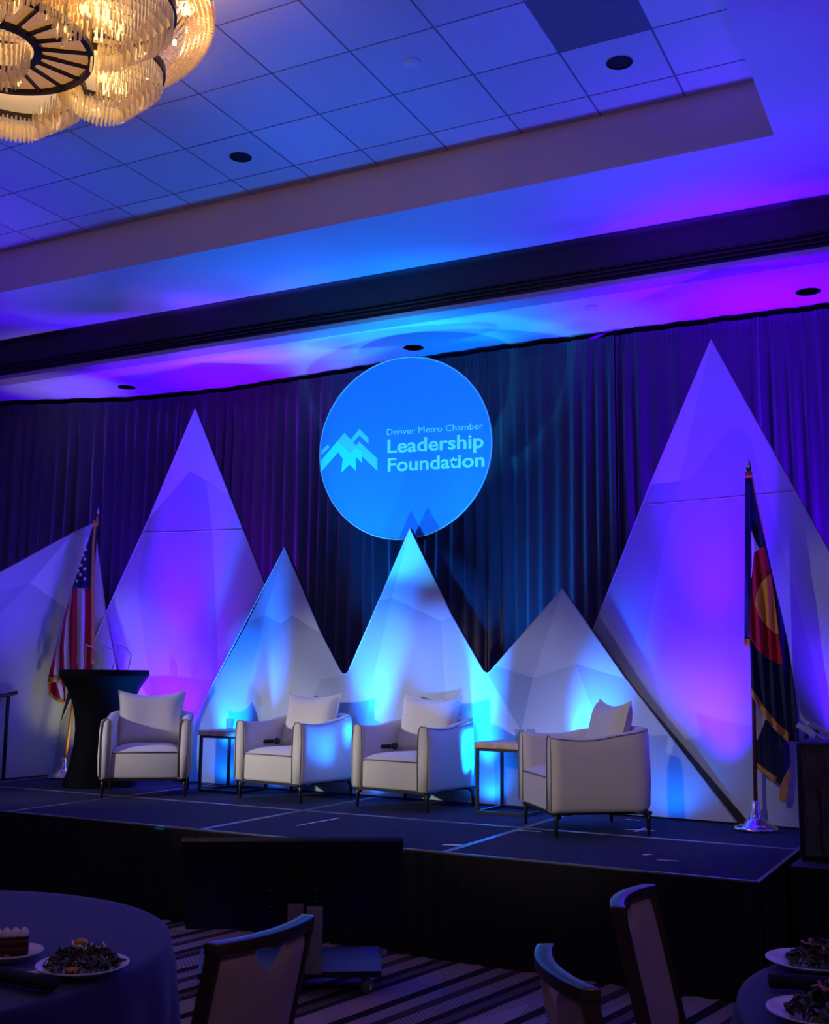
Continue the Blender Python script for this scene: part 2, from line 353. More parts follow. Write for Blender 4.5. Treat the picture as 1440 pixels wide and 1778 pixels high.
# header above the stage, its bands and the rear ceiling
hd = struct(MB().box(((XL + XR) / 2, HY + .10, (ZL + 4.98) / 2 + .01), (XR - XL, .20, ZL - 4.98 + .02)).build('trim_2', m_header), 'deep dark header beam across the room above the stage')
MB().grid(lambda u, v: (XL + u * (XR - XL), HY - .05 * (1 - math.sin(v * math.pi / 2)), ZL - .001 - .05 * (1 - math.cos(v * math.pi / 2))), 1, 8).build('cove', m_header, hd, True)
MB().box(((XL + XR) / 2, HY + .12, 4.915), (XR - XL, .20, .13)).build('track', m_track, hd)
for z in (4.972, 4.935, 4.90): MB().box(((XL + XR) / 2, HY + .012, z), (XR - XL, .02, .008)).build('track_line', m_header, hd)
MB().box(((XL + XR) / 2, HY + .10, 4.832), (XR - XL, .20, .042)).build('lip', m_lip, hd)
RD = [(-8.364, 9.28), (-4.752, 9.30), (-1.072, 9.28)]
mb = MB(); px_ = XL
for x, y in RD:
    quad(mb, px_, x - .3, HY + .2, YF, ZR); vs_, fs_ = hole_panel(x - .3, x + .3, HY + .2, YF, x, y, .10, ZR); mb.add(vs_, fs_); px_ = x + .3
quad(mb, px_, XR, HY + .2, YF, ZR)
struct(mb.build('ceiling', m_dry, recalc=False), 'rear ceiling above the stage with three recessed downlights')
def downlight(loc, r, label, refl):
    t = thing('recessed_downlight', label, 'downlight', loc, 0, 'recessed downlights')
    MB().lathe([(r * 1.0, .001), (r * 1.14, -.004), (r * 1.14, 0.0), (r, .006)], cap=False).build('trim_ring', m_dry if refl else m_tile2, t, True)
    MB().lathe([(r, .0), (r * .96, .06), (r * .8, .16), (0.001, .16)], cap=False).build('reflector', mat('black_reflector', (.02, .02, .025), .15, metal=.8) if refl else m_gap, t, True)
    if refl:
        MB().lathe([(.0, .10), (.035, .11), (.04, .14), (.02, .158), (.0, .158)], n=20).build('lamp', m_chrome, t, True)
    return t
for (x, y), s_ in zip(RD, ('above the amber-lit scenery end', 'right above the big round disc', 'above the tall peak behind the state flag')): downlight((x, y, ZR), .10, 'unlit recessed downlight with black reflector ' + s_, True)
for (x, y), s_ in zip(DL, ('two tiles from the chandelier side', 'beside the dark perforated panel')): downlight((x, y, ZC), .088, 'black recessed can opening in a coffer ceiling tile ' + s_, False)
tag(MB().lathe([(.062, .0), (.06, -.006), (.0, -.007)], (-3.111, 6.029, ZC)).build('ceiling_sensor', m_dry, None, True), 'small flush white round cover on a coffer ceiling tile', 'ceiling sensor')
tag(MB().lathe([(.055, .0), (.05, -.012), (.0, -.016)], (-2.808, 8.878, ZR)).build('ceiling_sensor', m_dry, None, True), 'small white round sprinkler cover on the rear ceiling', 'ceiling sensor')

# ------------------------------------------------------------------ drapes
path = [(-11.6, 8.6), (-10.15, 9.12), (-8.6, 9.62), (-7.3, 9.74), (-5.6, 9.62), (-3.9, 9.55), (-0.9, 9.62), (1.5, 9.7), (3.6, 9.75)]
seg = [0]
for a, b in zip(path, path[1:]): seg.append(seg[-1] + math.dist(a, b))
def at_path(s_):
    s_ = max(0, min(seg[-1] - 1e-6, s_))
    for k in range(len(path) - 1):
        if s_ <= seg[k + 1]:
            f = (s_ - seg[k]) / (seg[k + 1] - seg[k]); a, b = path[k], path[k + 1]
            t = ((b[0] - a[0]) / (seg[k + 1] - seg[k]), (b[1] - a[1]) / (seg[k + 1] - seg[k]))
            return a[0] + f * (b[0] - a[0]), a[1] + f * (b[1] - a[1]), -t[1], t[0]
ZT, ZD = 4.752, .62
nP = 12; PW = seg[-1] / nP
rnd = random.Random(3)
for p in range(nP):
    ph = [rnd.random() * 6.28 for _ in range(6)]; k1 = rnd.uniform(40, 50)
    def dr(u, v, p=p, ph=ph, k1=k1):
        s_ = (p + u) * PW; x, y, nx, ny = at_path(s_); z = ZT + (ZD - ZT) * v
        hdr = min(1, v / .035)
        amp = (.006 + .034 * min(1, v * 5)) * (1 + .35 * math.sin(s_ * 3.1 + ph[0]))
        d = amp * math.sin(s_ * k1 + ph[1] + .9 * math.sin(s_ * 9 + ph[2]) + .5 * math.sin(v * 4 + s_ * 5)) + .012 * math.sin(s_ * 17 + ph[3] + v * 1.5)
        d += (1 - hdr) * .012 * math.sin(s_ * 150 + ph[4]) + (.016 if .012 < v < .03 else 0)
        edge = min(u, 1 - u); d -= .02 * max(0, 1 - edge / .02)
        return (x + nx * d, y + ny * d, z)
    o = MB().grid(dr, 150, 44).build('stage_curtain', m_drape, None, True, recalc=False)
    where = ['beyond the grey folded peak, farthest along the curve', 'beyond the grey folded peak', 'behind the striped flag', 'behind the tall peak by the cocktail table', 'between that tall peak and the round disc', 'right behind the round disc', 'above the valley beside the round disc',
             'between the third low peak and the tall peak', 'behind the tall peak by the state flag', 'past the tall peak by the state flag', 'beyond the stair handrails', 'beyond the stair handrails'][p]
    tag(o, 'tall dark pleated drape hanging ' + where, 'drape', 'pleated drapes along the back of the stage')
o = MB().tube([(*at_path(seg[-1] * k / 60)[:2], 4.70) for k in range(61)], .02).build('drape_pipe', m_blackm, None, True)
tag(o, 'black pipe carrying the row of dark drapes', 'pipe'); o.location.y = .06

# ------------------------------------------------------------------ stage
ST = .605
SO = Vector((-1.06, 6.045, 0)); SA = R(-1.3)
sx_, sy_ = Vector((math.cos(SA), math.sin(SA), 0)), Vector((-math.sin(SA), math.cos(SA), 0))
def sp(a, b, z=ST): v = SO + sx_ * a + sy_ * b; return (v.x, v.y, z)
DW, DD = 1.822, 1.24
dk = thing('stage_deck', 'black carpeted stage deck with pale taped edges', 'stage deck', (0, 0, 0), 0, 'modular stage decks')
MB().box((0, 0, -.05), (DW - .004, DD - .004, .10)).build('platform', m_black, dk)
MB().box((0, 0, .003), (DW - .035, DD - .03, .006)).build('carpet', m_deck, dk)
mb = MB()
for s_ in (-1, 1): mb.box((s_ * (DW / 2 - .0125), 0, .004), (.021, DD - .006, .008)); mb.box((0, s_ * (DD / 2 - .0125), .004), (DW - .05, .021, .008))
mb.build('edge_strip', m_tape, dk)
first = True
names_r = ['front row', 'middle row', 'back row']
for jr in range(3):
    for ic in range(6):
        c = sp(-(ic + .5) * DW, (jr + .5) * DD, ST - .008)
        lab = ('front-row', 'middle-row', 'rear-row')[jr]
        lb = 'black carpeted %s stage deck with taped edges, %s' % (lab, ('at the speaker end', 'second from the speaker end', 'third from the speaker end', 'fourth from the speaker end', 'fifth from the speaker end', 'farthest from the speaker')[ic])
        if first: dk.location = c; dk.rotation_euler = (0, 0, SA); dk['label'] = lb; first = False
        else: dup(dk, c, SA, lb)
# skirt: pleated cloth hung from the deck edge
def skirt(a, b, name, lab, dirn, z1=ST - .012):
    L = math.dist(a, b); n = int(L * 34); t = ((b[0] - a[0]) / L, (b[1] - a[1]) / L); nn = (t[1] * dirn, -t[0] * dirn)
    rr = random.Random(5)
    ofs = [rr.uniform(-.4, .4) for _ in range(n + 2)]
    def f(u, v):
        s_ = u * L; d = .012 + (.003 + .012 * v) * math.sin(s_ * 55 + ofs[int(u * n)])
        return (a[0] + t[0] * s_ + nn[0] * d, a[1] + t[1] * s_ + nn[1] * d, z1 * (1 - v) + .004 * v)
    return tag(MB().grid(f, n * 3, 4).build(name, m_skirt, None, True, recalc=False), lab, 'stage skirt')
f0, f1 = sp(0, 0), sp(-6 * DW, 0)
skirt(f1, f0, 'stage_skirt', 'long black pleated skirt hanging along the stage front', 1)
skirt(f0, sp(0, 3 * DD), 'stage_skirt', 'black pleated skirt on the stage end beside the speaker', 1)
# speaker platform
pt = thing('speaker_platform', 'small black draped platform beside the stage carrying the speaker', 'platform', (-1.02, 6.66, 0), R(-1.3))
MB().box((.75, .36, ST - .03), (1.46, .72, .05)).build('top', mat('platform_top', (.05, .045, .07), .5), pt)
def psk(u, v): return (.02 + 1.46 * u, -.012 - (.004 + .01 * v) * math.sin(u * 60), (ST - .01) * (1 - v) + .004)
MB().grid(psk, 90, 3).build('skirt', m_skirt, pt, True, recalc=False)
MB().grid(lambda u, v: (.012 - .01 * v * math.sin(u * 60) * .3, u * .72, (ST - .01) * (1 - v) + .004), 40, 3).build('skirt', m_skirt, pt, True, recalc=False)
# tape marks
def tape(x, y, L, wd, a, lab, cross=False):
    mb = MB().box((x, y, ST + .0012), (L, wd, .0012), R(a))
    if cross: mb.box((x, y, ST + .0022), (L, wd, .0012), R(a + 75))
    tag(mb.build('tape_mark', m_white), lab, 'tape mark', 'pale tape marks on the stage')
tape(-2.12, 7.62, .20, .025, 12, 'pale tape cross on the deck behind the fourth armchair', True)
tape(-1.80, 6.61, .06, .03, 60, 'scrap of pale tape on the front deck at the stage end')
tape(-1.64, 6.46, .12, .015, 10, 'thin pale tape strip on the front deck at the stage end')
tape(-2.31, 8.12, .10, .03, 0, 'pale tape strip near the foot of the blue scenery')
tape(-2.76, 7.19, .16, .02, 0, 'grey tape strip beside the deck seam in front of the fourth armchair')
tape(-4.22, 6.85, .5, .02, 85, 'thin pale tape strip laid along the deck seam before the third armchair')
tape(-2.95, 6.36, .12, .05, 15, 'grey tape patch at the front edge by the wide blue seam')

# ------------------------------------------------------------------ mountain scenery
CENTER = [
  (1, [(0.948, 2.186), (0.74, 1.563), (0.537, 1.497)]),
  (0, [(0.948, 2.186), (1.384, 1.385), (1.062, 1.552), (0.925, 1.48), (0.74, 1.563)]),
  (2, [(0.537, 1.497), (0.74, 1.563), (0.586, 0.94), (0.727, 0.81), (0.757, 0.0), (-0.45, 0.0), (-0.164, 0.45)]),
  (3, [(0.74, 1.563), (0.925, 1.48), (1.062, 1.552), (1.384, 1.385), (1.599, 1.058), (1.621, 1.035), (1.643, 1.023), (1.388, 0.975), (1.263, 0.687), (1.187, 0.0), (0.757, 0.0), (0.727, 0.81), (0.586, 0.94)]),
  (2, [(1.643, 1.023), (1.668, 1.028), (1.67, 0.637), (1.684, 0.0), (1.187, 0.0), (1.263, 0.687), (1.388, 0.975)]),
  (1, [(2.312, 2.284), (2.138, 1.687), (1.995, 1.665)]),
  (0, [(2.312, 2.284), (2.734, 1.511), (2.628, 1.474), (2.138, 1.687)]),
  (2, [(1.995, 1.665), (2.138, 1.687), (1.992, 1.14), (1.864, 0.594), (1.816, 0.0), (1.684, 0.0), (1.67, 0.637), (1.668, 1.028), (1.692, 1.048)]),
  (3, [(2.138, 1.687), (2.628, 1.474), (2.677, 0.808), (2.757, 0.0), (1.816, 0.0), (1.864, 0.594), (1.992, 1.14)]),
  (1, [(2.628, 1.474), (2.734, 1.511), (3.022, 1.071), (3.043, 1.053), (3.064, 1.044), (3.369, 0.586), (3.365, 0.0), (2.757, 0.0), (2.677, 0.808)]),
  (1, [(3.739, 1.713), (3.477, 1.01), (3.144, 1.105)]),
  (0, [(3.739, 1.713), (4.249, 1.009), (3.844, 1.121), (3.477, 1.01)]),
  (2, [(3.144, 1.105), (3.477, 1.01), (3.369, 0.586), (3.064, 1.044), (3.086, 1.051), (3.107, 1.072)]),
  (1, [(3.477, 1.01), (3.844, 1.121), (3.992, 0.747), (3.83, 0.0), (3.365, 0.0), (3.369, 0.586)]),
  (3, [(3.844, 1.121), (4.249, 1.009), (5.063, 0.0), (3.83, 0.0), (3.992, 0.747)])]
C_OUT = [(-0.45, 0), (-0.164, 0.45), (0.948, 2.186), (1.384, 1.385), (1.599, 1.058), (1.621, 1.035), (1.643, 1.023), (1.668, 1.028), (1.692, 1.048), (2.312, 2.284), (2.734, 1.511), (3.022, 1.071), (3.043, 1.053), (3.064, 1.044), (3.086, 1.051), (3.107, 1.072), (3.739, 1.713), (4.249, 1.009), (5.063, 0)]
RIGHT = [
  (0, [(-0.473, 3.592), (-0.759, 2.515), (-1.0, 2.512)]),
  (1, [(-0.473, 3.592), (-0.055, 2.716), (-0.209, 2.815), (-0.329, 2.904), (-0.68, 2.521), (-0.759, 2.515)]),
  (2, [(-1.0, 2.512), (-0.759, 2.515), (-0.914, 1.981), (-1.073, 1.287), (-0.923, 0.716), (-0.673, 0.0), (-2.17, 0.0), (-1.525, 1.363)]),
  (3, [(-0.759, 2.515), (-0.68, 2.521), (-0.329, 2.904), (-0.209, 2.815), (-0.078, 2.313), (0.178, 1.227), (0.362, 0.0), (-0.673, 0.0), (-0.923, 0.716), (-1.073, 1.287), (-0.914, 1.981)]),
  (1, [(-0.209, 2.815), (-0.055, 2.716), (0.311, 1.95), (1.24, 0.0), (0.362, 0.0), (0.178, 1.227), (-0.078, 2.313)])]
R_OUT = [(-2.17, 0), (-1.525, 1.363), (-1.0, 2.512), (-0.473, 3.592), (-0.055, 2.716), (0.311, 1.95), (1.24, 0)]
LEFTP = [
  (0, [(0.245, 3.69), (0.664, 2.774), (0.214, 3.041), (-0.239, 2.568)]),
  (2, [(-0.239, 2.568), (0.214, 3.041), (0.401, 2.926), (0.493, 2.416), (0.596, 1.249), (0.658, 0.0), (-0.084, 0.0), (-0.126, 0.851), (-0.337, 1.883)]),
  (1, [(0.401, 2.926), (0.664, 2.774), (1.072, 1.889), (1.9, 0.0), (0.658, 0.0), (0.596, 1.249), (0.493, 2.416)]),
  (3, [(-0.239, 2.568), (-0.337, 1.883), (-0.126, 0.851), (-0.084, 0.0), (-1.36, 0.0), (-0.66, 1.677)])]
L_OUT = [(-1.36, 0), (-0.66, 1.677), (-0.239, 2.568), (0.245, 3.69), (0.664, 2.774), (1.072, 1.889), (1.9, 0)]
def scenery(name, label, o, deg, facets, outline, seam=None, depth=.045):
    t = thing(name, label, 'stage scenery', (o[0], o[1], ST + .011), R(deg))
    f = lambda a, b, d: (a, d, b)
    MB().prism(outline, f, .003, depth).build('frame', m_black, t)
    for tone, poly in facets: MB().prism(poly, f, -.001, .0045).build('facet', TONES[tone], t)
    # rolled fabric edge
    MB().tube([(a, .001, b) for a, b in outline], .006, 8).build('edge_piping', m_edge, t, True)
    if seam: MB().tube([(a, -.002 + .001 * (k % 2), b) for k, (a, b) in enumerate([(seam[0] + (seam[1] - seam[0]) * q / 24, seam[2]) for q in range(25)])], .0022, 6).build('seam', m_edge, t, True)
    mb = MB()
    for a, b in (outline[0], outline[-1]): mb.box((a * .8, depth + .02, .5), (.04, .04, 1.0))
    return t
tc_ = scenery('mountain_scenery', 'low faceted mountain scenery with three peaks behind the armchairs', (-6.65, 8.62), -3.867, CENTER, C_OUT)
MB().prism([(4.25, 1.008), (5.066, 0.0), (5.15, 0.0)], lambda a, b, d: (a, d, b), .001, .014).build('shadow_gap', m_black, tc_)  # black strip standing in for the shaded gap beside the right slope
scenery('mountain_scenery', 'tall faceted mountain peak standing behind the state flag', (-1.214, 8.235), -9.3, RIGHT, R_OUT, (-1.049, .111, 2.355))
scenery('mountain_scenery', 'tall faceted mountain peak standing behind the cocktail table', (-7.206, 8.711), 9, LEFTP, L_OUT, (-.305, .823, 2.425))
# folded grey peak behind the national flag: real facets in space
t = thing('mountain_scenery', 'grey folded mountain peak standing behind the striped flag', 'stage scenery', (-8.40, 8.60, ST))
O_ = Vector((-8.40, 8.60, ST))
A_ = (-8.105, 8.60, 3.17); F_ = (-8.40, 8.62, .612)
K_ = (-8.293, 7.579, 2.567); K2 = (-8.44, 6.80, 2.11); L2 = (-8.58, 6.95, .612)
m1, m2, m3, m4 = (-8.26, 7.93, 2.499), (-8.233, 8.365, 2.298), (-8.151, 8.345, 3.028), (-8.095, 8.60, 3.01)
m5 = (-8.314, 7.616, 2.349); m6 = (-8.33, 7.644, 2.186); m7 = (-8.235, 8.61, 2.06); R1_ = (-7.868, 8.6, 2.171); R2_ = (-7.395, 8.6, .612); m8 = (-8.101, 8.605, 2.204); K3 = (-8.5, 6.85, 1.7)
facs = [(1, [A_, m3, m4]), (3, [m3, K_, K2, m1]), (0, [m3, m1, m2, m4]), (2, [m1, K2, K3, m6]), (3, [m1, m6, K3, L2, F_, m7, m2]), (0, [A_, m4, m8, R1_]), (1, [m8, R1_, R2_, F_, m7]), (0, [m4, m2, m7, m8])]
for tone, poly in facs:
    vs_ = [Vector(v) - O_ for v in poly]
    o = MB().add(vs_, [tuple(range(len(vs_)))]).build('facet', TONES[tone], t, recalc=False); solid(o, .006)
MB().tube([Vector(v) - O_ for v in (K2, K_, m3, A_, R1_, R2_)], .010, 8).build('edge_piping', m_edge, t, True)
MB().tube([Vector(v) - O_ for v in ((-8.41, 8.66, .612), (-8.11, 8.66, 3.1))], .02).build('support_pole', m_black, t)

# ------------------------------------------------------------------ round disc with the logo
t = thing('logo_disc', 'large round blue-lit disc with mountain logo and lettering on a pole', 'sign', (-4.52, 8.66, ST), R(5.5))
DC = (0, 3.675 - ST); DR = .838
cs = [(DC[0] + DR * math.cos(2 * math.pi * k / 96), DC[1] + DR * math.sin(2 * math.pi * k / 96)) for k in range(96)]
fd = lambda a, b, d: (a, d, b)
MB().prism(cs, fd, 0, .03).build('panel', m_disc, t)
MB().tube([(a, .002, b) for a, b in cs], .007, 8, closed=True).build('rim', m_edge, t, True)
lg = MB().add([(0, 0, 0)], [])
def logo(poly, m, d): MB().prism([(a + .021, b - ST) for a, b in poly], fd, -.0012 - d * .5, -.0002).build('logo_shape', m, t)
logo([(-0.85, 3.489), (-0.852, 3.599), (-0.682, 3.774), (-0.548, 3.656), (-0.491, 3.703), (-0.427, 3.667), (-0.425, 3.553), (-0.489, 3.614), (-0.487, 3.487), (-0.552, 3.548), (-0.634, 3.477), (-0.623, 3.61), (-0.672, 3.671)], m_lgA, 0)
logo([(-0.682, 3.774), (-0.61, 3.853), (-0.487, 3.722), (-0.491, 3.703), (-0.548, 3.656)], m_lgB, 0)
logo([(-0.487, 3.722), (-0.46, 3.759), (-0.274, 3.588), (-0.272, 3.472), (-0.426, 3.616), (-0.427, 3.667), (-0.491, 3.703)], m_lgB, .0004)
logo([(-0.543, 3.784), (-0.458, 3.878), (-0.365, 3.784), (-0.364, 3.727), (-0.457, 3.816), (-0.529, 3.742)], m_lgB, .0008)
logo([(-0.841, 3.701), (-0.779, 3.749), (-0.757, 3.728), (-0.84, 3.656)], m_lgB, .0002)
def text(s_, a, b, width, cap, bold, slope):
    c = bpy.data.curves.new('lettering', 'FONT'); c.body = s_; c.size = 1; c.offset = bold; c.extrude = .0; c.resolution_u = 4
    o = bpy.data.objects.new('tmp', c); COL.objects.link(o); bpy.context.view_layer.update()
    me = bpy.data.meshes.new_from_object(o.evaluated_get(bpy.context.evaluated_depsgraph_get())); bpy.data.objects.remove(o)
    xs_ = [v.co.x for v in me.vertices]; x0, x1 = min(xs_), max(xs_); k = width / (x1 - x0); kz = cap / .70
    for v in me.vertices:
        x = (v.co.x - x0) * k; v.co = Vector((a + x, -.0012, b + v.co.y * kz + slope * x))
    me.name = 'lettering'; me.materials.clear(); me.materials.append(m_ltr)
    return link('lettering', me, t)
text('Denver Metro Chamber', -.183 + .021, 3.799 - ST, .918, .056, .0, -.010)
text('Leadership', -.175 + .021, 3.632 - ST, .917, .125, .022, -.010)
text('Foundation', -.170 + .021, 3.462 - ST, .920, .120, .022, -.008)
MB().tube([(.13, .07, 0.0), (.13, .07, 3.5)], .018).build('pole', m_blackm, t, True)
mb = MB()
mb.box((.13, .05, 2.23), (.26, .03, .012)); mb.box((.07, .045, 2.30), (.028, .02, .12)); mb.box((.20, .045, 2.30), (.028, .02, .12)); mb.box((.13, .05, 2.7), (.5, .03, .04))
mb.build('bracket', m_blackm, t)
MB().lathe([(.0, .02), (.25, .02), (.25, 0), (0, 0)], (.13, .12, 0)).build('base', m_blackm, t)

# ------------------------------------------------------------------ armchairs
def pillow_fn(w_, h_, th, sgn):
    def f(u, v):
        a, b = 2 * u - 1, 2 * v - 1
        x = w_ / 2 * a * (1 - .10 * (1 - b * b)); z = h_ / 2 * b * (1 - .19 * (1 - a * a))
        d = th / 2 * (max(0, 1 - a ** 4) * max(0, 1 - b ** 4)) ** .55 * (1 - .18 * math.exp(-((a * .9) ** 2 + (b * .9) ** 2) * 3))
        return (x, sgn * d, z)
    return f
def make_armchair():
    t = thing('armchair', 'x', 'armchair')
    W, D = .37, .36; zb = .155
    # U shaped shell swept along a plan path (outer face), facing -Y
    pth = []
    rc = .13
    pth += [(-W, -D + .0)] + [(-W, -D + (2 * D - rc) * k / 8) for k in range(1, 9)]
    pth += [(-W + rc - rc * math.cos(R(a)), D - rc + rc * math.sin(R(a))) for a in (22, 45, 68, 90)]
    pth += [(-W + rc + (2 * W - 2 * rc) * k / 6, D) for k in range(1, 7)]
    pth += [(W - rc + rc * math.sin(R(a)), D - rc + rc * math.cos(R(a))) for a in (22, 45, 68, 90)]
    pth += [(W, D - rc - (2 * D - rc) * k / 8) for k in range(1, 9)]
    n = len(pth); vs = []; T = .095; tops = []
    for i, (x, y) in enumerate(pth):
        a = Vector(pth[max(i - 1, 0)]); b = Vector(pth[min(i + 1, n - 1)]); d = (b - a).normalized(); nin = Vector((d.y, -d.x))
        q = max(0, min(1, (y + D) / (2 * D)))
        zt = .645 - .018 * math.sin(min(1, q / .6) * math.pi) + .055 * max(0, (q - .45) / .55) ** 1.4
        bul = .012
        prof = [(.012, zb), (-.004, zb + .03), (-bul, zb + .18), (-bul * .6, zt - .10), (0.0, zt - .03), (.012, zt - .008), (.03, zt), (T - .03, zt - .002), (T - .012, zt - .012), (T, zt - .035), (T + .006, zb + .2), (T, zb)]
        for o_, z in prof: vs.append((x + nin.x * o_, y + nin.y * o_, z))
        tops.append((x + nin.x * .004, y + nin.y * .004, zt - .012))
    m = 12; fs = []
    for i in range(n - 1):
        for k in range(m): fs.append((i * m + k, (i + 1) * m + k, (i + 1) * m + (k + 1) % m, i * m + (k + 1) % m))
    fs += [tuple(range(m)), tuple(reversed(range((n - 1) * m, n * m)))]
    MB().add(vs, fs).build('shell', m_fab, t, True)
    MB().tube(tops, .0038, 6).build('piping', m_pipe, t, True)
    for sx in (-1, 1):   # piping on the arm fronts
        o_ = [(sx * (W - .006), -D - .003, zb + .01), (sx * (W - .0), -D - .003, .5), (sx * (W - .008), -D - .003, .62), (sx * (W - .03), -D - .003, .644), (sx * (W - .07), -D - .003, .643), (sx * (W - .092), -D - .003, .61), (sx * (W - .1), -D - .003, .4), (sx * (W - .095), -D - .003, zb + .01)]
        MB().tube(o_, .0034, 6).build('piping', m_pipe, t, True)
    # seat: box front and domed cushion
    hw = W - T + .0
    bevel(MB().box((0, -.055, (zb + .37) / 2), (2 * hw, .60, .37 - zb)).build('seat_base', m_fab, t), .02)
    MB().box((0, -.05, zb - .008), (2 * hw + .1, .60, .02)).build('under_frame', m_black, t)
    def cu_(u, v):
        a, b = 2 * u - 1, 2 * v - 1
        return (a * (hw - .002), -.055 + b * .298, .372 + .055 * (max(0, 1 - a ** 4) * max(0, 1 - b ** 6)) ** .6)
    MB().grid(cu_, 16, 16).build('seat_cushion', m_fab, t, True, recalc=False)
    MB().tube([(-hw, -.356, .372), (0, -.359, .374), (hw, -.356, .372)], .005, 6).build('piping', m_pipe, t, True)
    p = MB().grid(pillow_fn(.59, .50, .19, -1), 20, 20).grid(pillow_fn(.59, .50, .19, 1), 20, 20).build('pillow', m_fab, t, True)
    p.location = (0, .17, .63); p.rotation_euler = (R(-14), 0, 0)
    pp = []
    for k in range(80):
        q = k / 20; s_ = int(q); f = q - s_
        u, v = [(f, 0), (1, f), (1 - f, 1), (0, 1 - f)][s_]; pp.append(pillow_fn(.59, .50, .19, 0)(u, v))
    MB().tube(pp, .005, 6, closed=True).build('piping', m_fab, p, True)
    for sx in (-1, 1):
        for sy in (-1, 1):
            x, y = sx * (W - .035), sy * (D - .04)
            mb = MB().tube([(x, y, zb), (x, y, .10), (x + sx * .004, y, 0)], .019, 8, .011)
            mb.box((x - sx * .04, y, zb - .01), (.12, .035, .02)); mb.box((x, y - sy * .04, zb - .01), (.035, .12, .02))
            mb.box((x - sx * .018, y, zb - .028), (.03, .02, .03), 0, sx * R(35)); mb.box((x, y - sy * .018, zb - .028), (.02, .03, .03), 0, 0, -sy * R(35))
            mb.build('leg', m_blackm, t, True)
    return t
ac = make_armchair()
ARM = [((-6.48, 7.68), 36, 'light grey fabric armchair beside the black cocktail table'), ((-5.20, 8.07), -9, 'light grey fabric armchair between the small wooden table and another armchair'),
       ((-4.06, 8.06), -9, 'light grey fabric armchair in front of the middle blue peak'), ((-2.46, 7.47), -52, 'light grey fabric armchair turned sideways at the end of the row')]
for i, ((x, y), a, lb) in enumerate(ARM):
    if i == 0: ac.location = (x, y, ST); ac.rotation_euler = (0, 0, R(a)); ac['label'] = lb; ac['group'] = 'armchairs on the stage'
    else: dup(ac, (x, y, ST), R(a), lb)
# microphones lying on three seats
def mic(loc, rz, lb):
    t = thing('microphone', lb, 'microphone', loc, rz, 'microphones on the armchairs')
    MB().tube([(-.09, 0, .02), (.05, 0, .026)], .014, 12, .018).build('handle', m_black, t, True)
    MB().lathe([(0, -.032), (.02, -.025), (.027, -.005), (.026, .012), (.016, .026), (0, .03)], (.078, 0, .028), 14).build('grille', m_blackm, t, True)
    MB().tube([(.05, -.017, .026), (.05, .017, .026)], .006, 8).build('ring', m_chrome, t, True)
mic((-5.46, 8.02, ST + .435), R(30), 'black microphone lying on the seat of the armchair beside the small table with one glass')
mic((-4.32, 8.02, ST + .435), R(30), 'black microphone lying on the seat of the armchair before the middle peak')
mic((-2.66, 7.55, ST + .432), R(60), 'black microphone lying on the seat of the sideways armchair')

# ------------------------------------------------------------------ side tables, glasses, cards
def side_table(loc, rz, sx, sy, lb):
    t = thing('side_table', lb, 'side table', (loc[0], loc[1], ST), rz, 'square side tables')
    bevel(MB().box((0, 0, .508), (sx + .02, sy + .02, .042)).build('table_top', m_wood, t), .003)
    b = .022
    for x in (-1, 1):
        for y in (-1, 1): MB().box((x * (sx - b) / 2, y * (sy - b) / 2, .2435), (b, b, .487)).build('leg', m_blackm, t)
    for z in (.476, .011):
        for x in (-1, 1): MB().box((x * (sx - b) / 2, 0, z), (b * .98, sy - 2 * b, b)).build('rail', m_blackm, t)
        for y in (-1, 1): MB().box((0, y * (sy - b) / 2, z), (sx - 2 * b, b * .98, b)).build('rail', m_blackm, t)
    return t
side_table((-5.99, 8.265), R(0), .44, .44, 'square wood-topped side table with black frame holding one glass')
side_table((-3.24, 8.10), R(-3), .42, .46, 'square wood-topped side table with black frame beside the sideways armchair')
def tumbler(x, y, lb, s_=1):
    t = thing('drinking_glass', lb, 'glass', (x, y, ST + .5295), 0, 'water glasses on side tables')
    MB().lathe([(0, 0), (.027 * s_, 0), (.036 * s_, .10), (.0335 * s_, .10), (.0255 * s_, .008), (0, .008)], n=28).build('glass', m_glass, t, True)
    MB().lathe([(0, .0085), (.0253 * s_, .0085), (.031 * s_, .062), (0, .062)], n=28).build('water', m_water, t, True)
tumbler(-6.00, 8.20, 'clear water glass on the side table beside the magenta-lit peak')
tumbler(-3.16, 8.03, 'clear water glass on the side table beside the sideways armchair, nearer its corner')
tumbler(-3.10, 8.12, 'clear water glass on the side table beside the sideways armchair, behind another glass')
for (x, y, rz, lb) in [(-5.97, 8.15, 20, 'white paper coaster card under the glass on the first side table'), (-3.22, 7.98, -10, 'white paper card on the side table beside the sideways armchair')]:
    tag(MB().box((x, y, ST + .5295 + .0006), (.14, .10, .001), R(rz)).build('paper_card', m_paper), lb, 'card')

# ------------------------------------------------------------------ cocktail table with awards
t = thing('cocktail_table', 'round high cocktail table in a black stretch cover', 'cocktail table', (-7.31, 8.0, ST))
prof = [(.0, 1.055), (.40, 1.055), (.41, 1.045), (.41, 1.0), (.395, .98), (.33, .88), (.275, .74), (.25, .60), (.245, .5), (.255, .36), (.285, .2), (.32, .09), (.355, .0)]
def ctf(u, v):
    k = v * (len(prof) - 1); i = min(int(k), len(prof) - 2); f = k - i; r = prof[i][0] * (1 - f) + prof[i + 1][0] * f; z = prof[i][1] * (1 - f) + prof[i + 1][1] * f
    a = 2 * math.pi * u; low = max(0, 1 - z / .9)
    r *= 1 + .06 * low * math.cos(4 * a)
    return (r * math.cos(a), r * math.sin(a), z)
MB().grid(ctf, 64, 48, True).build('stretch_cover', m_spandex, t, True)
MB().lathe([(0, .06), (.03, .06), (.03, 1.04), (0, 1.04)]).build('pole', m_blackm, t)
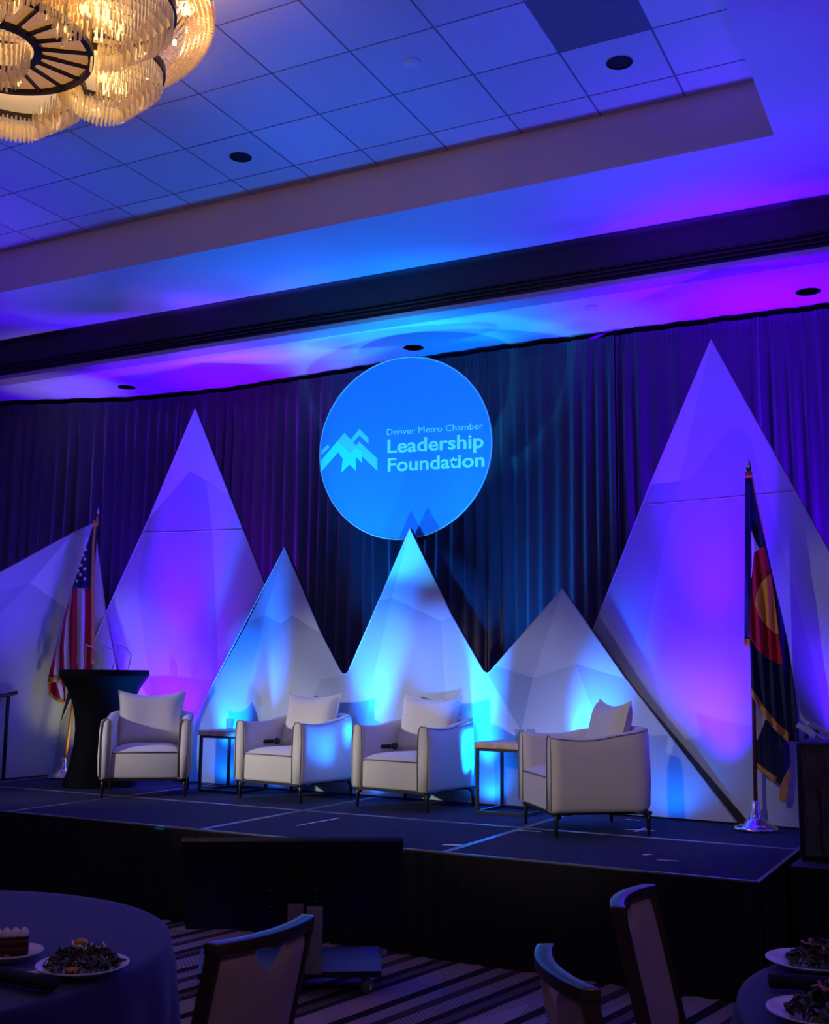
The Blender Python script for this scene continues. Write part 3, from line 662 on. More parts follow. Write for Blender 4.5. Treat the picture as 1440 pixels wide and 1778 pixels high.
def award(x, y, lb, rz):
    t = thing('award', lb, 'award', (x, y, ST + 1.0555), rz, 'clear acrylic awards on the cocktail table')
    MB().prism([(-.045, .012), (.055, .012), (.075, .14), (.03, .20), (-.05, .235)], lambda a, b, d: (a, d, b), -.010, .010).build('plaque', m_acryl, t)
    MB().tube([(-.05, 0, .235), (.03, 0, .20), (.075, 0, .14), (.055, 0, .012)], .005, 6).build('polished_edge', m_acedge, t, True)
    MB().tube([(-.045, 0, .012), (-.05, 0, .235)], .004, 6).build('polished_edge', m_acedge, t, True)
    bevel(MB().box((0, 0, .006), (.13, .05, .012)).build('foot', m_acryl, t), .002)
award(-7.47, 7.98, 'clear angular acrylic award in front of the striped flag', R(42))
award(-7.27, 7.98, 'clear angular acrylic award in the middle of the three', R(42))
award(-7.08, 7.98, 'clear angular acrylic award nearest the violet-lit peak', R(42))

# ------------------------------------------------------------------ flags
def loft(name, pairs, m, parent, sub, across, fold, off, thick=.003):
    P = []
    for (a, b) in zip(pairs, pairs[1:]):
        for k in range(sub):
            f = k / sub; P.append(tuple((a[i][0] + (b[i][0] - a[i][0]) * f, a[i][1] + (b[i][1] - a[i][1]) * f) for i in (0, 1)))
    P.append(pairs[-1])
    n = len(P) - 1
    def fn(u, v):
        l, r_ = P[round(v * n)]; x = l[0] + (r_[0] - l[0]) * u; z = l[1] + (r_[1] - l[1]) * u
        return (x, fold(x, z) - off, z)
    o = MB().grid(fn, across, n).build(name, m, parent, True, recalc=False); solid(o, thick)
    return o
def flagpole(t, p0, p1, m, finial):
    MB().tube([p0, p1], .014, 12).build('pole', m, t, True)
    base = MB().lathe([(0, 0), (.145, 0), (.15, .012), (.14, .025), (.115, .03), (.11, .042), (.085, .05), (.075, .065), (.05, .075), (.04, .095), (.028, .11), (.026, .19), (.017, .195), (.015, .2)], (p0[0], p0[1], 0), 40)
    base.build('base', m_chrome, t, True)
    d = (Vector(p1) - Vector(p0)).normalized()
    q = Vector(p1)
    f = MB().lathe([(.017, -.03), (.02, -.02), (.012, 0), (.018, .015), (.012, .03)] + finial, n=16).build('finial', m_chrome, t, True)
    f.location = q; f.rotation_euler = d.to_track_quat('Z', 'Y').to_euler()
# state flag: local frame facing the audience; x along the stage, z up from the deck
SPEAR = [(.010, .04), (.022, .06), (.018, .09), (.0, .15)]
t = thing('state_flag', 'dark blue flag with red ring and gold disc on a floor stand', 'flag', (-1.42, 8.02, ST), R(9.5))
S2 = 8.13 / (1912.2 * 2.694 * .995)
def q2(px, py): return ((px - 148) * S2, (1700 - py) * S2 + .02)
flagpole(t, (0.0, .0, 0), ((172 - 150) * S2, .0, (1700 - 150) * S2 + .0), m_dwood, SPEAR)
fold = lambda x, z: -.02 + .016 * math.sin(x * 95 + z * 3) * min(1, max(.15, (2.45 - z))) + .008 * math.sin(x * 47 + z * 6)
rows = lambda L: [(q2(l, y), q2(r, y)) for y, l, r in L]
prs = lambda A, B: [(q2(*a), q2(*b)) for a, b in zip(A, B)]
loft('cloth', rows([(160, 176, 184), (420, 172, 224), (620, 163, 258), (880, 150, 305), (1105, 148, 330), (1220, 200, 338), (1330, 292, 338)]), m_navy, t, 8, 30, fold, .0)
loft('sleeve', rows([(160, 154, 180), (400, 145, 174), (640, 136, 166), (890, 127, 151)]), m_navy, t, 8, 8, lambda x, z: fold(x, z) * .4, .022)
loft('fringe', rows([(888, 125, 152), (925, 125, 149)]), m_fringe, t, 2, 4, lambda x, z: fold(x, z) * .4, .024)
loft('fringe', rows([(140, 155, 184), (168, 152, 186)]), m_fringe, t, 2, 4, lambda x, z: fold(x, z) * .4, .026)
loft('fringe', rows([(168, 181, 186), (300, 201, 206), (420, 222, 227)]), m_fringe, t, 4, 2, fold, .004)
loft('red_ring', rows([(480, 221, 227), (510, 170, 232), (620, 164, 252), (760, 157, 264), (880, 151, 272), (930, 175, 278), (965, 205, 281), (1000, 270, 284)]), m_red, t, 6, 24, fold, .010)
loft('gold_disc', rows([(605, 243, 249), (640, 207, 252), (700, 183, 258), (740, 178, 261), (790, 193, 265), (830, 220, 268), (868, 258, 270)]), m_sun, t, 5, 18, fold, .020)
loft('white_stripe', rows([(408, 170, 174), (450, 168, 186), (490, 167, 206), (505, 167, 182), (620, 163, 166)]), m_fwhite, t, 4, 6, fold, .014)
fl2 = lambda x, z: .012 + .012 * math.sin(x * 80 + z * 4)
loft('white_stripe', rows([(1135, 150, 154), (1240, 153, 206), (1345, 157, 160)]), m_fwhite, t, 5, 8, fl2, 0)
loft('cloth', rows([(1238, 203, 210), (1345, 158, 297), (1430, 160, 300), (1480, 225, 280), (1515, 250, 262)]), m_navy, t, 6, 14, fl2, 0)
loft('fringe', prs([(147, 1100), (200, 1185), (245, 1245), (296, 1292)], [(147, 1135), (200, 1225), (240, 1283), (296, 1336)]), m_fringe, t, 5, 4, fold, .010)
loft('fringe', prs([(160, 1425), (205, 1460), (245, 1485)], [(160, 1452), (205, 1487), (238, 1515)]), m_fringe, t, 4, 3, fl2, .004)
loft('fringe', prs([(300, 1432), (268, 1490), (248, 1540), (250, 1585)], [(300, 1482), (285, 1520), (290, 1545), (268, 1592)]), m_fringe, t, 4, 4, fl2, .006)
# national flag
t = thing('national_flag', 'red and white striped flag with starred blue canton on a floor stand', 'flag', (-8.08, 8.33, ST), R(43))
S1 = 11.6 / (1912.2 * 3.556)
def q2(px, py): return ((px - 217) * S1, (1655 - py) * S1 + .02)
flagpole(t, (0, 0, 0), ((332 - 217) * S1, 0, (1655 - 155) * S1), mat('brown_pole_wood', (.22, .08, .04), .4), SPEAR)
fold = lambda x, z: -.025 + .018 * math.sin(x * 70 + z * 2.5) * min(1, max(.15, (2.5 - z)))
loft('canton', rows([(195, 312, 337), (300, 286, 337), (400, 256, 335), (500, 232, 330), (575, 212, 326)]), m_navy, t, 6, 20, fold, 0)
cur = [[212, 172, 140, 106], [212, 172, 142, 134], [212, 173, 160, 168], [212, 185, 182, 197], [214, 205, 212, 228], [240, 247, 255, 262], [283, 292, 298, 305], [326, 340, 345, 350]]
for k in range(7):
    loft('stripe', rows([(y, cur[k][j], cur[k + 1][j] + .6) for j, y in enumerate((575, 750, 920, 1095))]), (m_red, m_fwhite)[k % 2], t, 8, 6, fold, 0)
loft('fringe', rows([(190, 314, 330), (300, 310, 326), (575, 316, 336), (700, 326, 346), (900, 337, 356), (1010, 341, 360)]), m_fringe, t, 8, 4, fold, .006)
loft('fringe', rows([(165, 305, 346), (200, 308, 336)]), m_fringe, t, 3, 5, fold, .008)
loft('fringe', prs([(104, 1098), (150, 1085), (200, 1075), (262, 1066)], [(104, 1132), (150, 1118), (200, 1104), (262, 1096)]), m_fringe, t, 5, 4, fold, .005)
fl3 = lambda x, z: -.005 + .012 * math.sin(x * 60 + z * 5)
loft('stripe', rows([(1120, 108, 150), (1180, 115, 172), (1215, 150, 180)]), m_red, t, 5, 6, fl3, 0)
loft('stripe', rows([(1115, 150, 176), (1180, 172, 196), (1215, 180, 200)]), m_fwhite, t, 5, 5, fl3, 0)
loft('stripe', rows([(1105, 176, 200), (1180, 196, 206), (1235, 200, 208)]), m_red, t, 5, 5, fl3, 0)
loft('fringe', prs([(108, 1130), (112, 1172), (165, 1212), (208, 1228)], [(114, 1130), (118, 1200), (165, 1236), (208, 1252)]), m_fringe, t, 4, 3, fl3, .004)
for px, py in [(277, 343), (275, 401), (254, 437), (277, 458), (255, 493), (280, 517), (235, 530), (262, 380), (240, 470)]:
    x0, z0 = q2(px, py); y0 = fold(x0, z0) - .006; r_ = 13.5 * S1
    poly = [(x0 + (r_ if k % 2 == 0 else r_ * .4) * math.sin(k * math.pi / 5), z0 + (r_ if k % 2 == 0 else r_ * .4) * math.cos(k * math.pi / 5)) for k in range(10)]
    mb = MB(); mb.add([(x0, y0, z0)] + [(a, y0 + .0, b) for a, b in poly], [(0, 1 + k, 1 + (k + 1) % 10) for k in range(10)]); solid(mb.build('star', m_fwhite, t, recalc=False), .003)

# ------------------------------------------------------------------ speaker and handrails
t = thing('loudspeaker', 'black loudspeaker cabinet with perforated grille on the draped platform', 'loudspeaker', (-.76, 7.10, ST - .0035), R(6))
bevel(MB().prism([(-.24, -.20), (.24, -.20), (.20, .22), (-.20, .22)], lambda a, b, d: (a, b, d), 0.0, .67).build('cabinet', mat('speaker_paint', (.02, .018, .028), .5, bump=.3, bscale=300), t), .02, 2)
def grille_mat():
    m = bpy.data.materials.new('speaker_grille'); m.use_nodes = True; nt = m.node_tree; b = nt.nodes['Principled BSDF']; N = nt.nodes.new; L = nt.links.new
    tc = N('ShaderNodeTexCoord'); mp = N('ShaderNodeMapping'); mp.inputs['Scale'].default_value = (1, 0, 1); L(tc.outputs['Object'], mp.inputs[0])
    v = N('ShaderNodeTexVoronoi'); v.inputs['Scale'].default_value = 95; v.inputs['Randomness'].default_value = .12; L(mp.outputs[0], v.inputs['Vector'])
    r = N('ShaderNodeValToRGB'); r.color_ramp.elements[0].position = .30; r.color_ramp.elements[0].color = (.003, .003, .004, 1); r.color_ramp.elements[1].position = .42; r.color_ramp.elements[1].color = (.11, .10, .10, 1)
    L(v.outputs['Distance'], r.inputs[0]); L(r.outputs[0], b.inputs['Base Color']); b.inputs['Roughness'].default_value = .5
    bp = N('ShaderNodeBump'); bp.inputs['Strength'].default_value = .8; bp.inputs['Distance'].default_value = .004; L(v.outputs['Distance'], bp.inputs['Height']); L(bp.outputs[0], b.inputs['Normal'])
    return m
def gr_(u, v): a = (2 * u - 1); return (a * .205, -.206 - .016 * (1 - a * a), .03 + .61 * v)
MB().grid(gr_, 12, 4).build('grille', grille_mat(), t, True, recalc=False)
MB().tube([(-.20, -.2095, .44), (-.12, -.2195, .40), (-.115, -.2195, .05)], .004, 6).build('grille_rib', m_blackm, t, True)
for sx in (-.15, .15):
    for sy in (-.13, .13): MB().lathe([(0, -.0), (.018, 0), (.018, .006), (0, .006)], (sx, sy, -.001), 10).build('rubber_foot', m_black, t)
def handrail(x, y, lb, ln=1.0, h=.69, grip=True):
    t = thing('handrail', lb, 'handrail', (x, y, ST), R(-1.3), 'stair handrails at the speaker end')
    bevel(MB().box((0, 0, h / 2), (.03, .03, h)).build('post', m_blackm, t), .004)
    MB().box((0, 0, -.03), (.05, .05, .14)).build('clamp', m_blackm, t)
    a = R(31)
    bevel(MB().box((ln / 2 * math.cos(a) - .05, 0, h - ln / 2 * math.sin(a) + .05), (ln, .04, .03), 0, a).build('rail', m_rail, t), .008)
    if grip: bevel(MB().box((.06 * math.cos(a) - .05, 0, h - .06 * math.sin(a) + .052), (.13, .042, .032), 0, a).build('grip_tape', m_white, t), .006)
    MB().tube([(ln * .85 * math.cos(a), 0, h - ln * .85 * math.sin(a)), (ln * .85 * math.cos(a), 0, -ST + .002)], .015).build('post', m_blackm, t, True)
handrail(-.99, 7.46, 'metal stair handrail with pale grip end behind the loudspeaker')
handrail(-1.0, 8.02, 'metal stair handrail behind the loudspeaker and nearer the scenery', grip=False)
t = thing('stage_rail', 'black guard rail at the far end of the stage', 'handrail', (-8.34, 7.82, ST), R(90))
MB().tube([(0, 0, 0), (0, 0, .80)], .018).build('post', m_blackm, t, True)
MB().tube([(-.9, 0, .74), (-.2, 0, .79), (0, 0, .81), (.10, 0, .83)], .02).build('rail', m_blackm, t, True)
MB().tube([(-.85, 0, 0), (-.85, 0, .74)], .018).build('post', m_blackm, t, True)

# ------------------------------------------------------------------ chandelier
CHX, CHY = -4.58, 3.93
t = thing('chandelier', 'large amber-lit chandelier of crystal drums around a panelled ring', 'chandelier', (CHX, CHY, ZC))
ZP = 5.02 - ZC
# panel ring with separate amber panes
NP = 20; Ro, Ri = .495, .215
for k in range(NP):
    a0, a1 = 2 * math.pi * (k + .04) / NP, 2 * math.pi * (k + .96) / NP
    MB().grid(lambda u, v: ((Ri + (Ro - Ri) * v) * math.cos(a0 + (a1 - a0) * u), (Ri + (Ro - Ri) * v) * math.sin(a0 + (a1 - a0) * u), ZP + .012), 4, 1).build('panel', m_amber, t, recalc=False)
    a = 2 * math.pi * k / NP
    MB().box(((Ri + Ro) / 2 * math.cos(a), (Ri + Ro) / 2 * math.sin(a), ZP), (Ro - Ri, .012, .02), a).build('mullion', m_bronze, t)
    MB().box(((Ro + .004) * math.cos(a), (Ro + .004) * math.sin(a), ZP + .10), (.012, .008, .2), a).build('mullion', m_bronze, t)
for r_, w_ in ((Ro, .016), (Ri, .022)): MB().lathe([(r_ - w_, -.012), (r_ + w_, -.012), (r_ + w_, .022), (r_ - w_, .022), (r_ - w_, -.012)], (0, 0, ZP), 72, False).build('ring', m_bronze, t)
MB().lathe([(Ro, 0), (Ro, .22)], (0, 0, ZP), 72, False).build('side_panel', m_amber, t, True)
MB().lathe([(Ri - .025, -.01), (Ri - .03, .12)], (0, 0, ZP), 48, False).build('inner_collar', m_plinth, t, True)
MB().lathe([(0, 0), (.06, 0), (.05, -.03), (.05, -.5), (0, -.5)], (0, 0, 0), 24).build('stem', m_bronze, t)
prisms = []
def drum(cx, cy, zt, r, tiers, n0, ln, rmin=0):
    for k in range(tiers):
        rr = r * (1 - .085 * k); nn = max(10, int(n0 * rr / r))
        for i in range(nn):
            a = 2 * math.pi * (i + .5 * (k % 2)) / nn; x, y = cx + rr * math.cos(a), cy + rr * math.sin(a)
            if math.hypot(x, y) < rmin: continue
            prisms.append((x, y, zt - k * ln + random.uniform(-.006, .006), a + random.uniform(-.4, .4), k))
DRUMS = [(.62, a) for a in (9, 69, 129, 189, 249, 309)]
for q, (rad, a) in enumerate(DRUMS):
    cx_, cy_ = rad * math.cos(R(a)), rad * math.sin(R(a))
    dr_ = (.40, .335)[q % 2]
    drum(cx_, cy_, 5.13 - ZC, dr_, 8, 96 if q % 2 == 0 else 84, .028, .53)
    MB().lathe([(dr_ + .007, -.012), (dr_ + .021, -.012), (dr_ + .021, .035), (dr_ + .007, .035), (dr_ + .007, -.012)], (cx_, cy_, 5.13 - ZC), 48, False).build('drum_ring', m_bronze, t)
    MB().lathe([(0, .03), (dr_ + .005, .03)], (cx_, cy_, 5.13 - ZC), 36, False).build('drum_plate', m_plinth, t)
drum(0, 0, ZP - .0, .17, 4, 34, .035)
pm = MB()
pl = .10
pm.add([(-.0045, -.004, 0), (.0045, -.004, 0), (0, .0055, 0), (-.0068, -.006, -pl + .012), (.0068, -.006, -pl + .012), (0, .0085, -pl + .012), (0, 0, -pl)], [(0, 1, 2), (0, 3, 4, 1), (1, 4, 5, 2), (2, 5, 3, 0), (3, 6, 4), (4, 6, 5), (5, 6, 3)])
camL = Vector((-CHX, -CHY, CAM_H - ZC))
prisms.sort(key=lambda p: (p[0] - camL.x) ** 2 + (p[1] - camL.y) ** 2 + 0 if False else -((p[0] * .62 + p[1] * .78) - .3 * abs(p[0] * .78 - p[1] * .62)))
p0 = pm.build('crystal_prism', m_crys, t); proto = p0.data
V0 = [tuple(v.co) for v in proto.vertices]; F0 = [tuple(p.vertices) for p in proto.polygons]
rest = MB()
for k, (x, y, z, a, tier) in enumerate(prisms):
    if k < 290:
        o = p0 if k == 0 else link('crystal_prism', proto, t)
        o.location = (x, y, z); o.rotation_euler = (0, 0, a)
    else:
        c, s_ = math.cos(a), math.sin(a)
        rest.add([(x + vx * c - vy * s_, y + vx * s_ + vy * c, z + vz) for vx, vy, vz in V0], F0)
tag(rest.build('crystal_prisms', m_crys, t), None, kind='stuff')
# outer basket of bead strings, from the ceiling curving in
beads = MB()
NB = 230
oct_v = [(1, 0, 0), (-1, 0, 0), (0, 1, 0), (0, -1, 0), (0, 0, 1), (0, 0, -1)]; oct_f = [(0, 2, 4), (2, 1, 4), (1, 3, 4), (3, 0, 4), (2, 0, 5), (1, 2, 5), (3, 1, 5), (0, 3, 5)]
for j in range(24):
    v = j / 23; ang = v * math.pi * .55
    rr = .87 + .285 * math.sin(ang + .25) ; zz = -.02 - .40 * v - .05 * math.sin(v * math.pi)
    if v > .75: rr -= (v - .75) * .5
    for i in range(NB):
        a = 2 * math.pi * (i + .5 * (j % 2)) / NB; b_ = .0155
        cx_, cy_ = rr * math.cos(a), rr * math.sin(a)
        beads.add([(cx_ + b_ * q[0], cy_ + b_ * q[1], zz + b_ * q[2] * 1.1) for q in oct_v], oct_f)
tag(beads.build('bead_basket', m_bead, t), None, kind='stuff')
MB().lathe([(1.11, 0), (1.145, 0), (1.145, -.02), (1.11, -.02)], (0, 0, -.0), 96, False).build('ceiling_ring', m_bronze, t)
for k in range(18):
    a = 2 * math.pi * k / 18
    MB().lathe([(0, -.018), (.010, -.012), (.012, 0), (.008, .018), (0, .02)], (1.0 * math.cos(a), 1.0 * math.sin(a), -.28), 10).build('bulb', m_bulb, t, True)
for q in range(6): point('chandelier_lamp', (CHX + .60 * math.cos(R(DRUMS[q][1])), CHY + .60 * math.sin(R(DRUMS[q][1])), 5.05), 2.2, (1, .70, .30), .05)
for k in range(6): a = R(39 + 60 * k); point('chandelier_lamp', (CHX + 1.0 * math.cos(a), CHY + 1.0 * math.sin(a), 5.38), 7, (1, .66, .30), .04)
point('chandelier_lamp', (CHX, CHY, 5.25), 3, (1, .62, .26), .06)

# ------------------------------------------------------------------ monitor on a rolling cart
ta = R(32)
t = thing('monitor_cart', 'dark screen seen from behind on a rolling cart before the stage', 'monitor cart', (-3.33, 5.16, 0), ta)
def tvp(a, b, d):   # tilted back towards the audience
    k = R(38); z = .26 + b * math.cos(k) + d * math.sin(k); y = -.02 - b * math.sin(k) + d * math.cos(k) + .2
    return (a, y, z)
bevel(MB().prism([(-.575, 0), (.575, 0), (.575, .66), (-.575, .66)], tvp, 0, .035).build('screen', m_tv, t), .006)
MB().prism([(-.30, .08), (.30, .08), (.27, .45), (-.27, .45)], tvp, -.03, .002).build('back_housing', m_tv, t)
MB().prism([(-.10, .12), (.10, .12), (.10, .36), (-.10, .36)], tvp, -.06, -.028).build('mount_plate', m_blackm, t)
mb = MB()
for a in (-.12, .12):
    for b in (.14, .22, .26, .34): mb.prism([(a - .008, b - .004), (a + .008, b - .004), (a + .008, b + .004), (a - .008, b + .004)], tvp, -.036, -.026)
mb.build('mount_bolt', m_chrome, t)
for sx in (0, 1): bevel(MB().box((.02 + sx * .10, -.10 - .09 * sx, .285), (.085, .05, .33)).build('column', m_tvmetal, t), .006)
bevel(MB().grid(lambda u, v: ((2 * u - 1) * .47, -.16 + .32 * v, .115 + .085 * math.sin(v * math.pi) ** .5), 8, 14).build('base_cover', mat('cart_cover', (.16, .34, .75), .45), t, True, recalc=False), .001)
MB().box((0, 0, .105), (.94, .32, .03)).build('base_tray', m_blackm, t)
for sx in (-.40, .40):
    for sy in (-.13, .13):
        c = MB().lathe([(0, -.011), (.036, -.011), (.036, .011), (0, .011)], n=18).build('caster', mat('caster_rubber', (.12, .12, .12), .5), t, True)
        c.location = (sx, sy, .037); c.rotation_euler = (R(90), 0, R(20))
        f = MB().box((0, 0, .06), (.012, .035, .07)).box((0, 0, .088), (.06, .04, .006)).build('caster_fork', m_chrome, t); f.location = (sx + .016, sy, 0)
bevel(MB().box((.485, -.06, .19), (.04, .06, .03)).build('latch', m_tvmetal, t), .004)

# ------------------------------------------------------------------ banquet chairs
def make_banquet():
    t = thing('banquet_chair', 'x', 'chair')
    # local: sits facing -Y, back at +Y
    def by(x, z): return .20 + .11 * (z - .45) / .48 - .05 * (1 - (x / .22) ** 2) * 0 + .045 * (1 - (x / .22) ** 2)
    def zt(x): return .885 - .065 * max(0, 1 - (abs(x) / .07) ** 2) ** .6
    def bk(sgn):
        def f(u, v):
            x = (2 * u - 1) * .203; z = .47 + (zt(x) - .47) * v
            e = (max(0, 1 - (2 * u - 1) ** 8) * max(0, 1 - (2 * v - 1) ** 8)) ** .5
            return (x, by(x, z) + sgn * .022 * e, z)
        return f
    MB().grid(bk(-1), 28, 14).grid(bk(1), 28, 14).build('backrest', m_vinyl, t, True)
    # frame: side stiles and top rail, flat bar
    for sx in (-1, 1):
        mb = MB(); P = [(sx * .212, by(.208, .0) + .03, 0.0), (sx * .208, by(.208, .3), .30), (sx * .208, by(.208, .46), .46), (sx * .208, by(.208, .7), .70), (sx * .208, by(.208, .905), .905)]
        vs = []
        for x, y, z in P: vs += [(x - .008, y - .022, z), (x + .008, y - .022, z), (x + .008, y + .022, z), (x - .008, y + .022, z)]
        fs = [(4 * i + k, 4 * i + (k + 1) % 4, 4 * i + 4 + (k + 1) % 4, 4 * i + 4 + k) for i in range(4) for k in range(4)] + [(3, 2, 1, 0), (16, 17, 18, 19)]
        mb.add(vs, fs).build('rear_leg', m_frame, t)
    vs = []; fs = []; n = 18
    for i in range(n + 1):
        x = -.22 + .44 * i / n; y = by(x, .905); vs += [(x, y - .024, .892), (x, y + .024, .892), (x, y + .024, .925), (x, y - .024, .925)]
    for i in range(n): fs += [(4 * i + k, 4 * i + (k + 1) % 4, 4 * i + 4 + (k + 1) % 4, 4 * i + 4 + k) for k in range(4)]
    fs += [(3, 2, 1, 0), (4 * n, 4 * n + 1, 4 * n + 2, 4 * n + 3)]
    bevel(MB().add(vs, fs).build('top_rail', m_frame, t), .004, 2)
    def st(u, v): a, b = 2 * u - 1, 2 * v - 1; return (a * .215, -.03 + b * .22, .43 + .05 * (max(0, 1 - a ** 6) * max(0, 1 - b ** 6)) ** .5)
    MB().grid(st, 14, 14).build('seat', m_vinyl, t, True, recalc=False)
    bevel(MB().box((0, -.03, .415), (.43, .44, .035)).build('seat_frame', m_frame, t), .005)
    for sx in (-1, 1): MB().tube([(sx * .195, -.22, .42), (sx * .2, -.235, 0)], .014, 8, .011).build('front_leg', m_frame, t, True)
    return t
bc = make_banquet()
# local origin: back top centre sits at (0, by(0,.92))=~.353
def place_banquet(o, mx, my, a):   # (mx,my): top rail middle, a: rotation
    off = Vector((0, .330, 0)); off.rotate(Matrix.Rotation(a, 3, 'Z')); o.location = (mx - off.x, my - off.y, 0); o.rotation_euler = (0, 0, a)
bc['group'] = 'banquet chairs around the dining tables'
b2 = dup(bc, (0, 0, 0), 0); b3 = dup(bc, (0, 0, 0), 0)
place_banquet(bc, -1.83, 2.72, R(-94)); bc['label'] = 'upholstered banquet chair seen from behind at the table with cake'
place_banquet(b2, -.985, 2.75, R(124)); b2['label'] = 'banquet chair with blue-lit top rail between the tables, nearest the bare carpet'
place_banquet(b3, -1.08, 3.72, R(92)); b3['label'] = 'tall-backed banquet chair showing its upholstered front by the stage skirt'

# ------------------------------------------------------------------ dining tables
def dining_table(cx, cy, r, lb, lb2, seed, crease, dents):
    t = thing('dining_table', lb, 'table', (cx, cy, 0), 0, 'round dining tables')
    MB().lathe([(0, .735), (r - .03, .735), (r - .03, .752), (0, .752)], n=64).build('table_top', m_wood, t)
    for k in range(4):
        a = R(45 + 90 * k); MB().tube([(r * .6 * math.cos(a), r * .6 * math.sin(a), .735), (r * .68 * math.cos(a), r * .68 * math.sin(a), 0)], .015).build('leg', m_blackm, t, True)
    rr = random.Random(seed); ph = [rr.random() * 6.28 for _ in range(5)]
    def f(u, v):
        a = 2 * math.pi * u
        if v < .5:
            q = (v / .5) ** .7 * r; z = .759
            x, y = q * math.cos(a), q * math.sin(a)
            for c0 in crease: z += .006 * math.exp(-((y - c0 - .01 * math.sin(x * 7)) / .012) ** 2) * min(1, (r - q) * 6)
            if v > .47: z -= .003
            return (x, y, z)
        w_ = (v - .5) / .5
        amp = .05 * w_ * (1 + .4 * math.sin(3 * a + ph[0]))
        q = r + .012 * min(1, w_ * 10) + amp * (math.sin(22 * a + ph[1] + .6 * math.sin(5 * a + ph[2])) * .5 + .25) + .05 * w_
        for da, dw, dd in dents: q -= dd * math.exp(-(((a - da + math.pi) % (2 * math.pi) - math.pi) / dw) ** 4) * max(0, min(1, (w_ - .28) * 5))
        return (q * math.cos(a), q * math.sin(a), .756 - .735 * w_)
    c = MB().grid(f, 260, 60, True).build('tablecloth', m_cloth, None, True, recalc=False); c.location = (cx, cy, 0)
    tag(c, lb2, 'tablecloth', 'dark tablecloths')
dining_table(-3.245, 2.52, .955, 'large round dining table under the cloth with the cake plate', 'creased navy cloth draped over the round table with cake and salad', 1, (.02, -.08), [(R(8), .30, .30)])
dining_table(.24, 3.45, .905, 'round dining table with two salad plates beside the banquet chairs', 'navy cloth draped over the round table with two salad plates', 2, (.5,), [(R(168), .32, .36), (R(210), .32, .40)])
ZTB = .766
def plate(x, y, r, lb):
    return tag(MB().lathe([(0, .002), (r * .55, .0), (r * .62, .006), (r * .95, .020), (r, .024), (r * .985, .027), (r * .93, .023), (r * .62, .0105), (0, .0085)], (x, y, ZTB + .001), 48).build('plate', m_plate, None, True), lb, 'plate', 'white dinner plates')
def salad(x, y, r, h, lb, seed, topm):
    rr = random.Random(seed); mb = MB()
    t = thing('salad', lb, 'salad', (x, y, ZTB + .01), 0, 'green salads on plates')
    for k in range(230):
        q = r * math.sqrt(rr.random()); a = rr.random() * 6.28; hh = h * (1 - (q / r) ** 1.7) * rr.uniform(.15, 1.0); L = rr.uniform(.018, .05); wd = L * rr.uniform(.22, .5)
        m = Matrix.Translation((q * math.cos(a), q * math.sin(a), .008 + hh)) @ Matrix.Rotation(rr.random() * 6.28, 4, 'Z') @ Matrix.Rotation(rr.uniform(-.7, .7), 4, 'Y') @ Matrix.Rotation(rr.uniform(-.9, .9), 4, 'X')
        vs = []
        for i in range(5):
            u = i / 4; ww = wd * math.sin(math.pi * (.08 + .84 * u)) ; cz = .35 * L * math.sin(u * 3) * rr.uniform(.5, 1)
            vs += [m @ Vector(((u - .5) * L, -ww / 2, cz + ww * .25)), m @ Vector(((u - .5) * L, 0, cz)), m @ Vector(((u - .5) * L, ww / 2, cz + ww * .25))]
        mb.cur = rr.choices([0, 1, 2, 3], [5, 4, 1, 1])[0]
        mb.add([(v.x, v.y, max(v.z, .002)) for v in vs], [(3 * i + k_, 3 * i + k_ + 1, 3 * i + 4 + k_, 3 * i + 3 + k_) for i in range(4) for k_ in (0, 1)])
    o = mb.build('greens', m_leafs, t, True, recalc=False); o['kind'] = 'stuff'
    for k in range(6):
        a = rr.random() * 6.28; q = r * rr.uniform(.0, .45)
        pts = [(q * math.cos(a) + .02 * math.cos(a + s_), q * math.sin(a) + .02 * math.sin(a + s_), h * .95 + .006 * math.sin(s_ * 2) + rr.uniform(0, .01)) for s_ in (0, .6, 1.2, 1.8, 2.4)]
        MB().tube(pts, .0035, 6).build('topping', topm, t, True)
    return t
plate(-2.40, 2.595, .135, 'white plate with green salad on the table with the cake')
salad(-2.40, 2.595, .105, .062, 'green salad with orange pieces on a white plate beside the cake', 3, m_cream)
for (dx, dy, dz) in [(-.03, .02, .068), (.04, -.085, .02)]:
    tag(MB().lathe([(0, -.008), (.016, -.006), (.02, 0), (.016, .007), (0, .008)], (-2.40 + dx, 2.595 + dy, ZTB + .01 + dz), 12).build('orange_piece', m_orange, None, True), 'orange fruit piece on top of the salad beside the cake' if dz > .05 else 'orange fruit piece at the rim of the salad plate beside the cake', 'fruit')
plate(-2.70, 2.60, .10, 'white dessert plate carrying the chocolate cake slice')
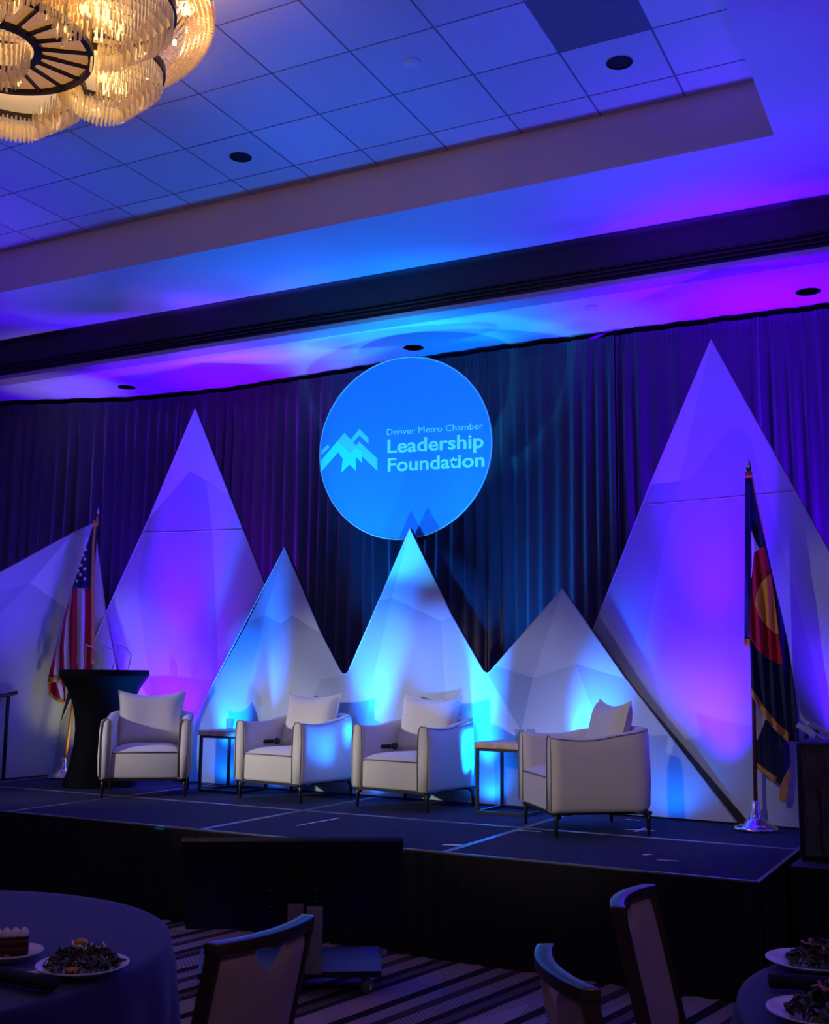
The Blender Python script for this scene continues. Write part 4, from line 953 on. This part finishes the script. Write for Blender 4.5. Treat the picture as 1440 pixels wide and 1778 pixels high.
t = thing('cake_slice', 'chocolate layer cake slice topped with piped cream', 'cake', (-2.72, 2.60, ZTB + .0115), R(42))
for k, (z0, z1, m) in enumerate([(0, .017, m_cake), (.017, .023, m_cakered), (.023, .039, m_cake), (.039, .046, m_cakered), (.046, .056, m_cake)]):
    MB().box((0, 0, (z0 + z1) / 2), (.135, .055, z1 - z0)).build('layer', m, t)
for i in range(5):
    for j in range(2):
        MB().lathe([(.0165, .0), (.017, .006), (.011, .014), (.004, .02), (0, .021)], (-.052 + .026 * i, -.014 + .028 * j, .056), 12).build('cream_dollop', m_cream, t, True)
for (x, y) in [(-2.655, 2.545), (-2.672, 2.528)]:
    tag(MB().lathe([(0, 0), (.008, .002), (.011, .009), (.007, .017), (0, .019)], (x, y, ZTB + .0115), 12).build('raspberry', m_rasp, None, True), 'red raspberry beside the chocolate cake slice', 'berry', 'raspberries on the cake plate')
tag(bevel(MB().box((-2.515, 2.49, ZTB + .002), (.12, .07, .0015), R(60)).build('place_card', m_paper), .0004), 'white printed card between the cake plate and the salad plate', 'card')
def napkin(pts, r, lb):
    o = MB().tube(pts, r, 12, r * 1.25).build('napkin', m_napkin, None, True)
    for v in o.data.vertices: v.co.z = ZTB + max(.001, (v.co.z - ZTB) * .62)
    tag(o, lb, 'napkin', 'dark rolled napkins')
napkin([(-2.62, 2.42, ZTB + .035), (-2.50, 2.405, ZTB + .035), (-2.40, 2.40, ZTB + .035), (-2.33, 2.405, ZTB + .035)], .026, 'dark navy rolled napkin in front of the cake and salad')
napkin([(-.58, 3.40, ZTB + .035), (-.50, 3.43, ZTB + .035), (-.38, 3.45, ZTB + .035), (-.25, 3.46, ZTB + .035)], .03, 'dark rolled napkin between the two salad plates')
plate(-.505, 3.70, .135, 'white plate with salad nearer the stage on the two-salad table')
salad(-.475, 3.70, .10, .062, 'salad with pink onion on the plate nearer the stage', 5, m_onion)
plate(-.415, 3.16, .135, 'white plate with salad nearer the room on the two-salad table')
salad(-.39, 3.16, .105, .075, 'tall salad with pink topping on the plate farther from the stage', 6, m_onion)
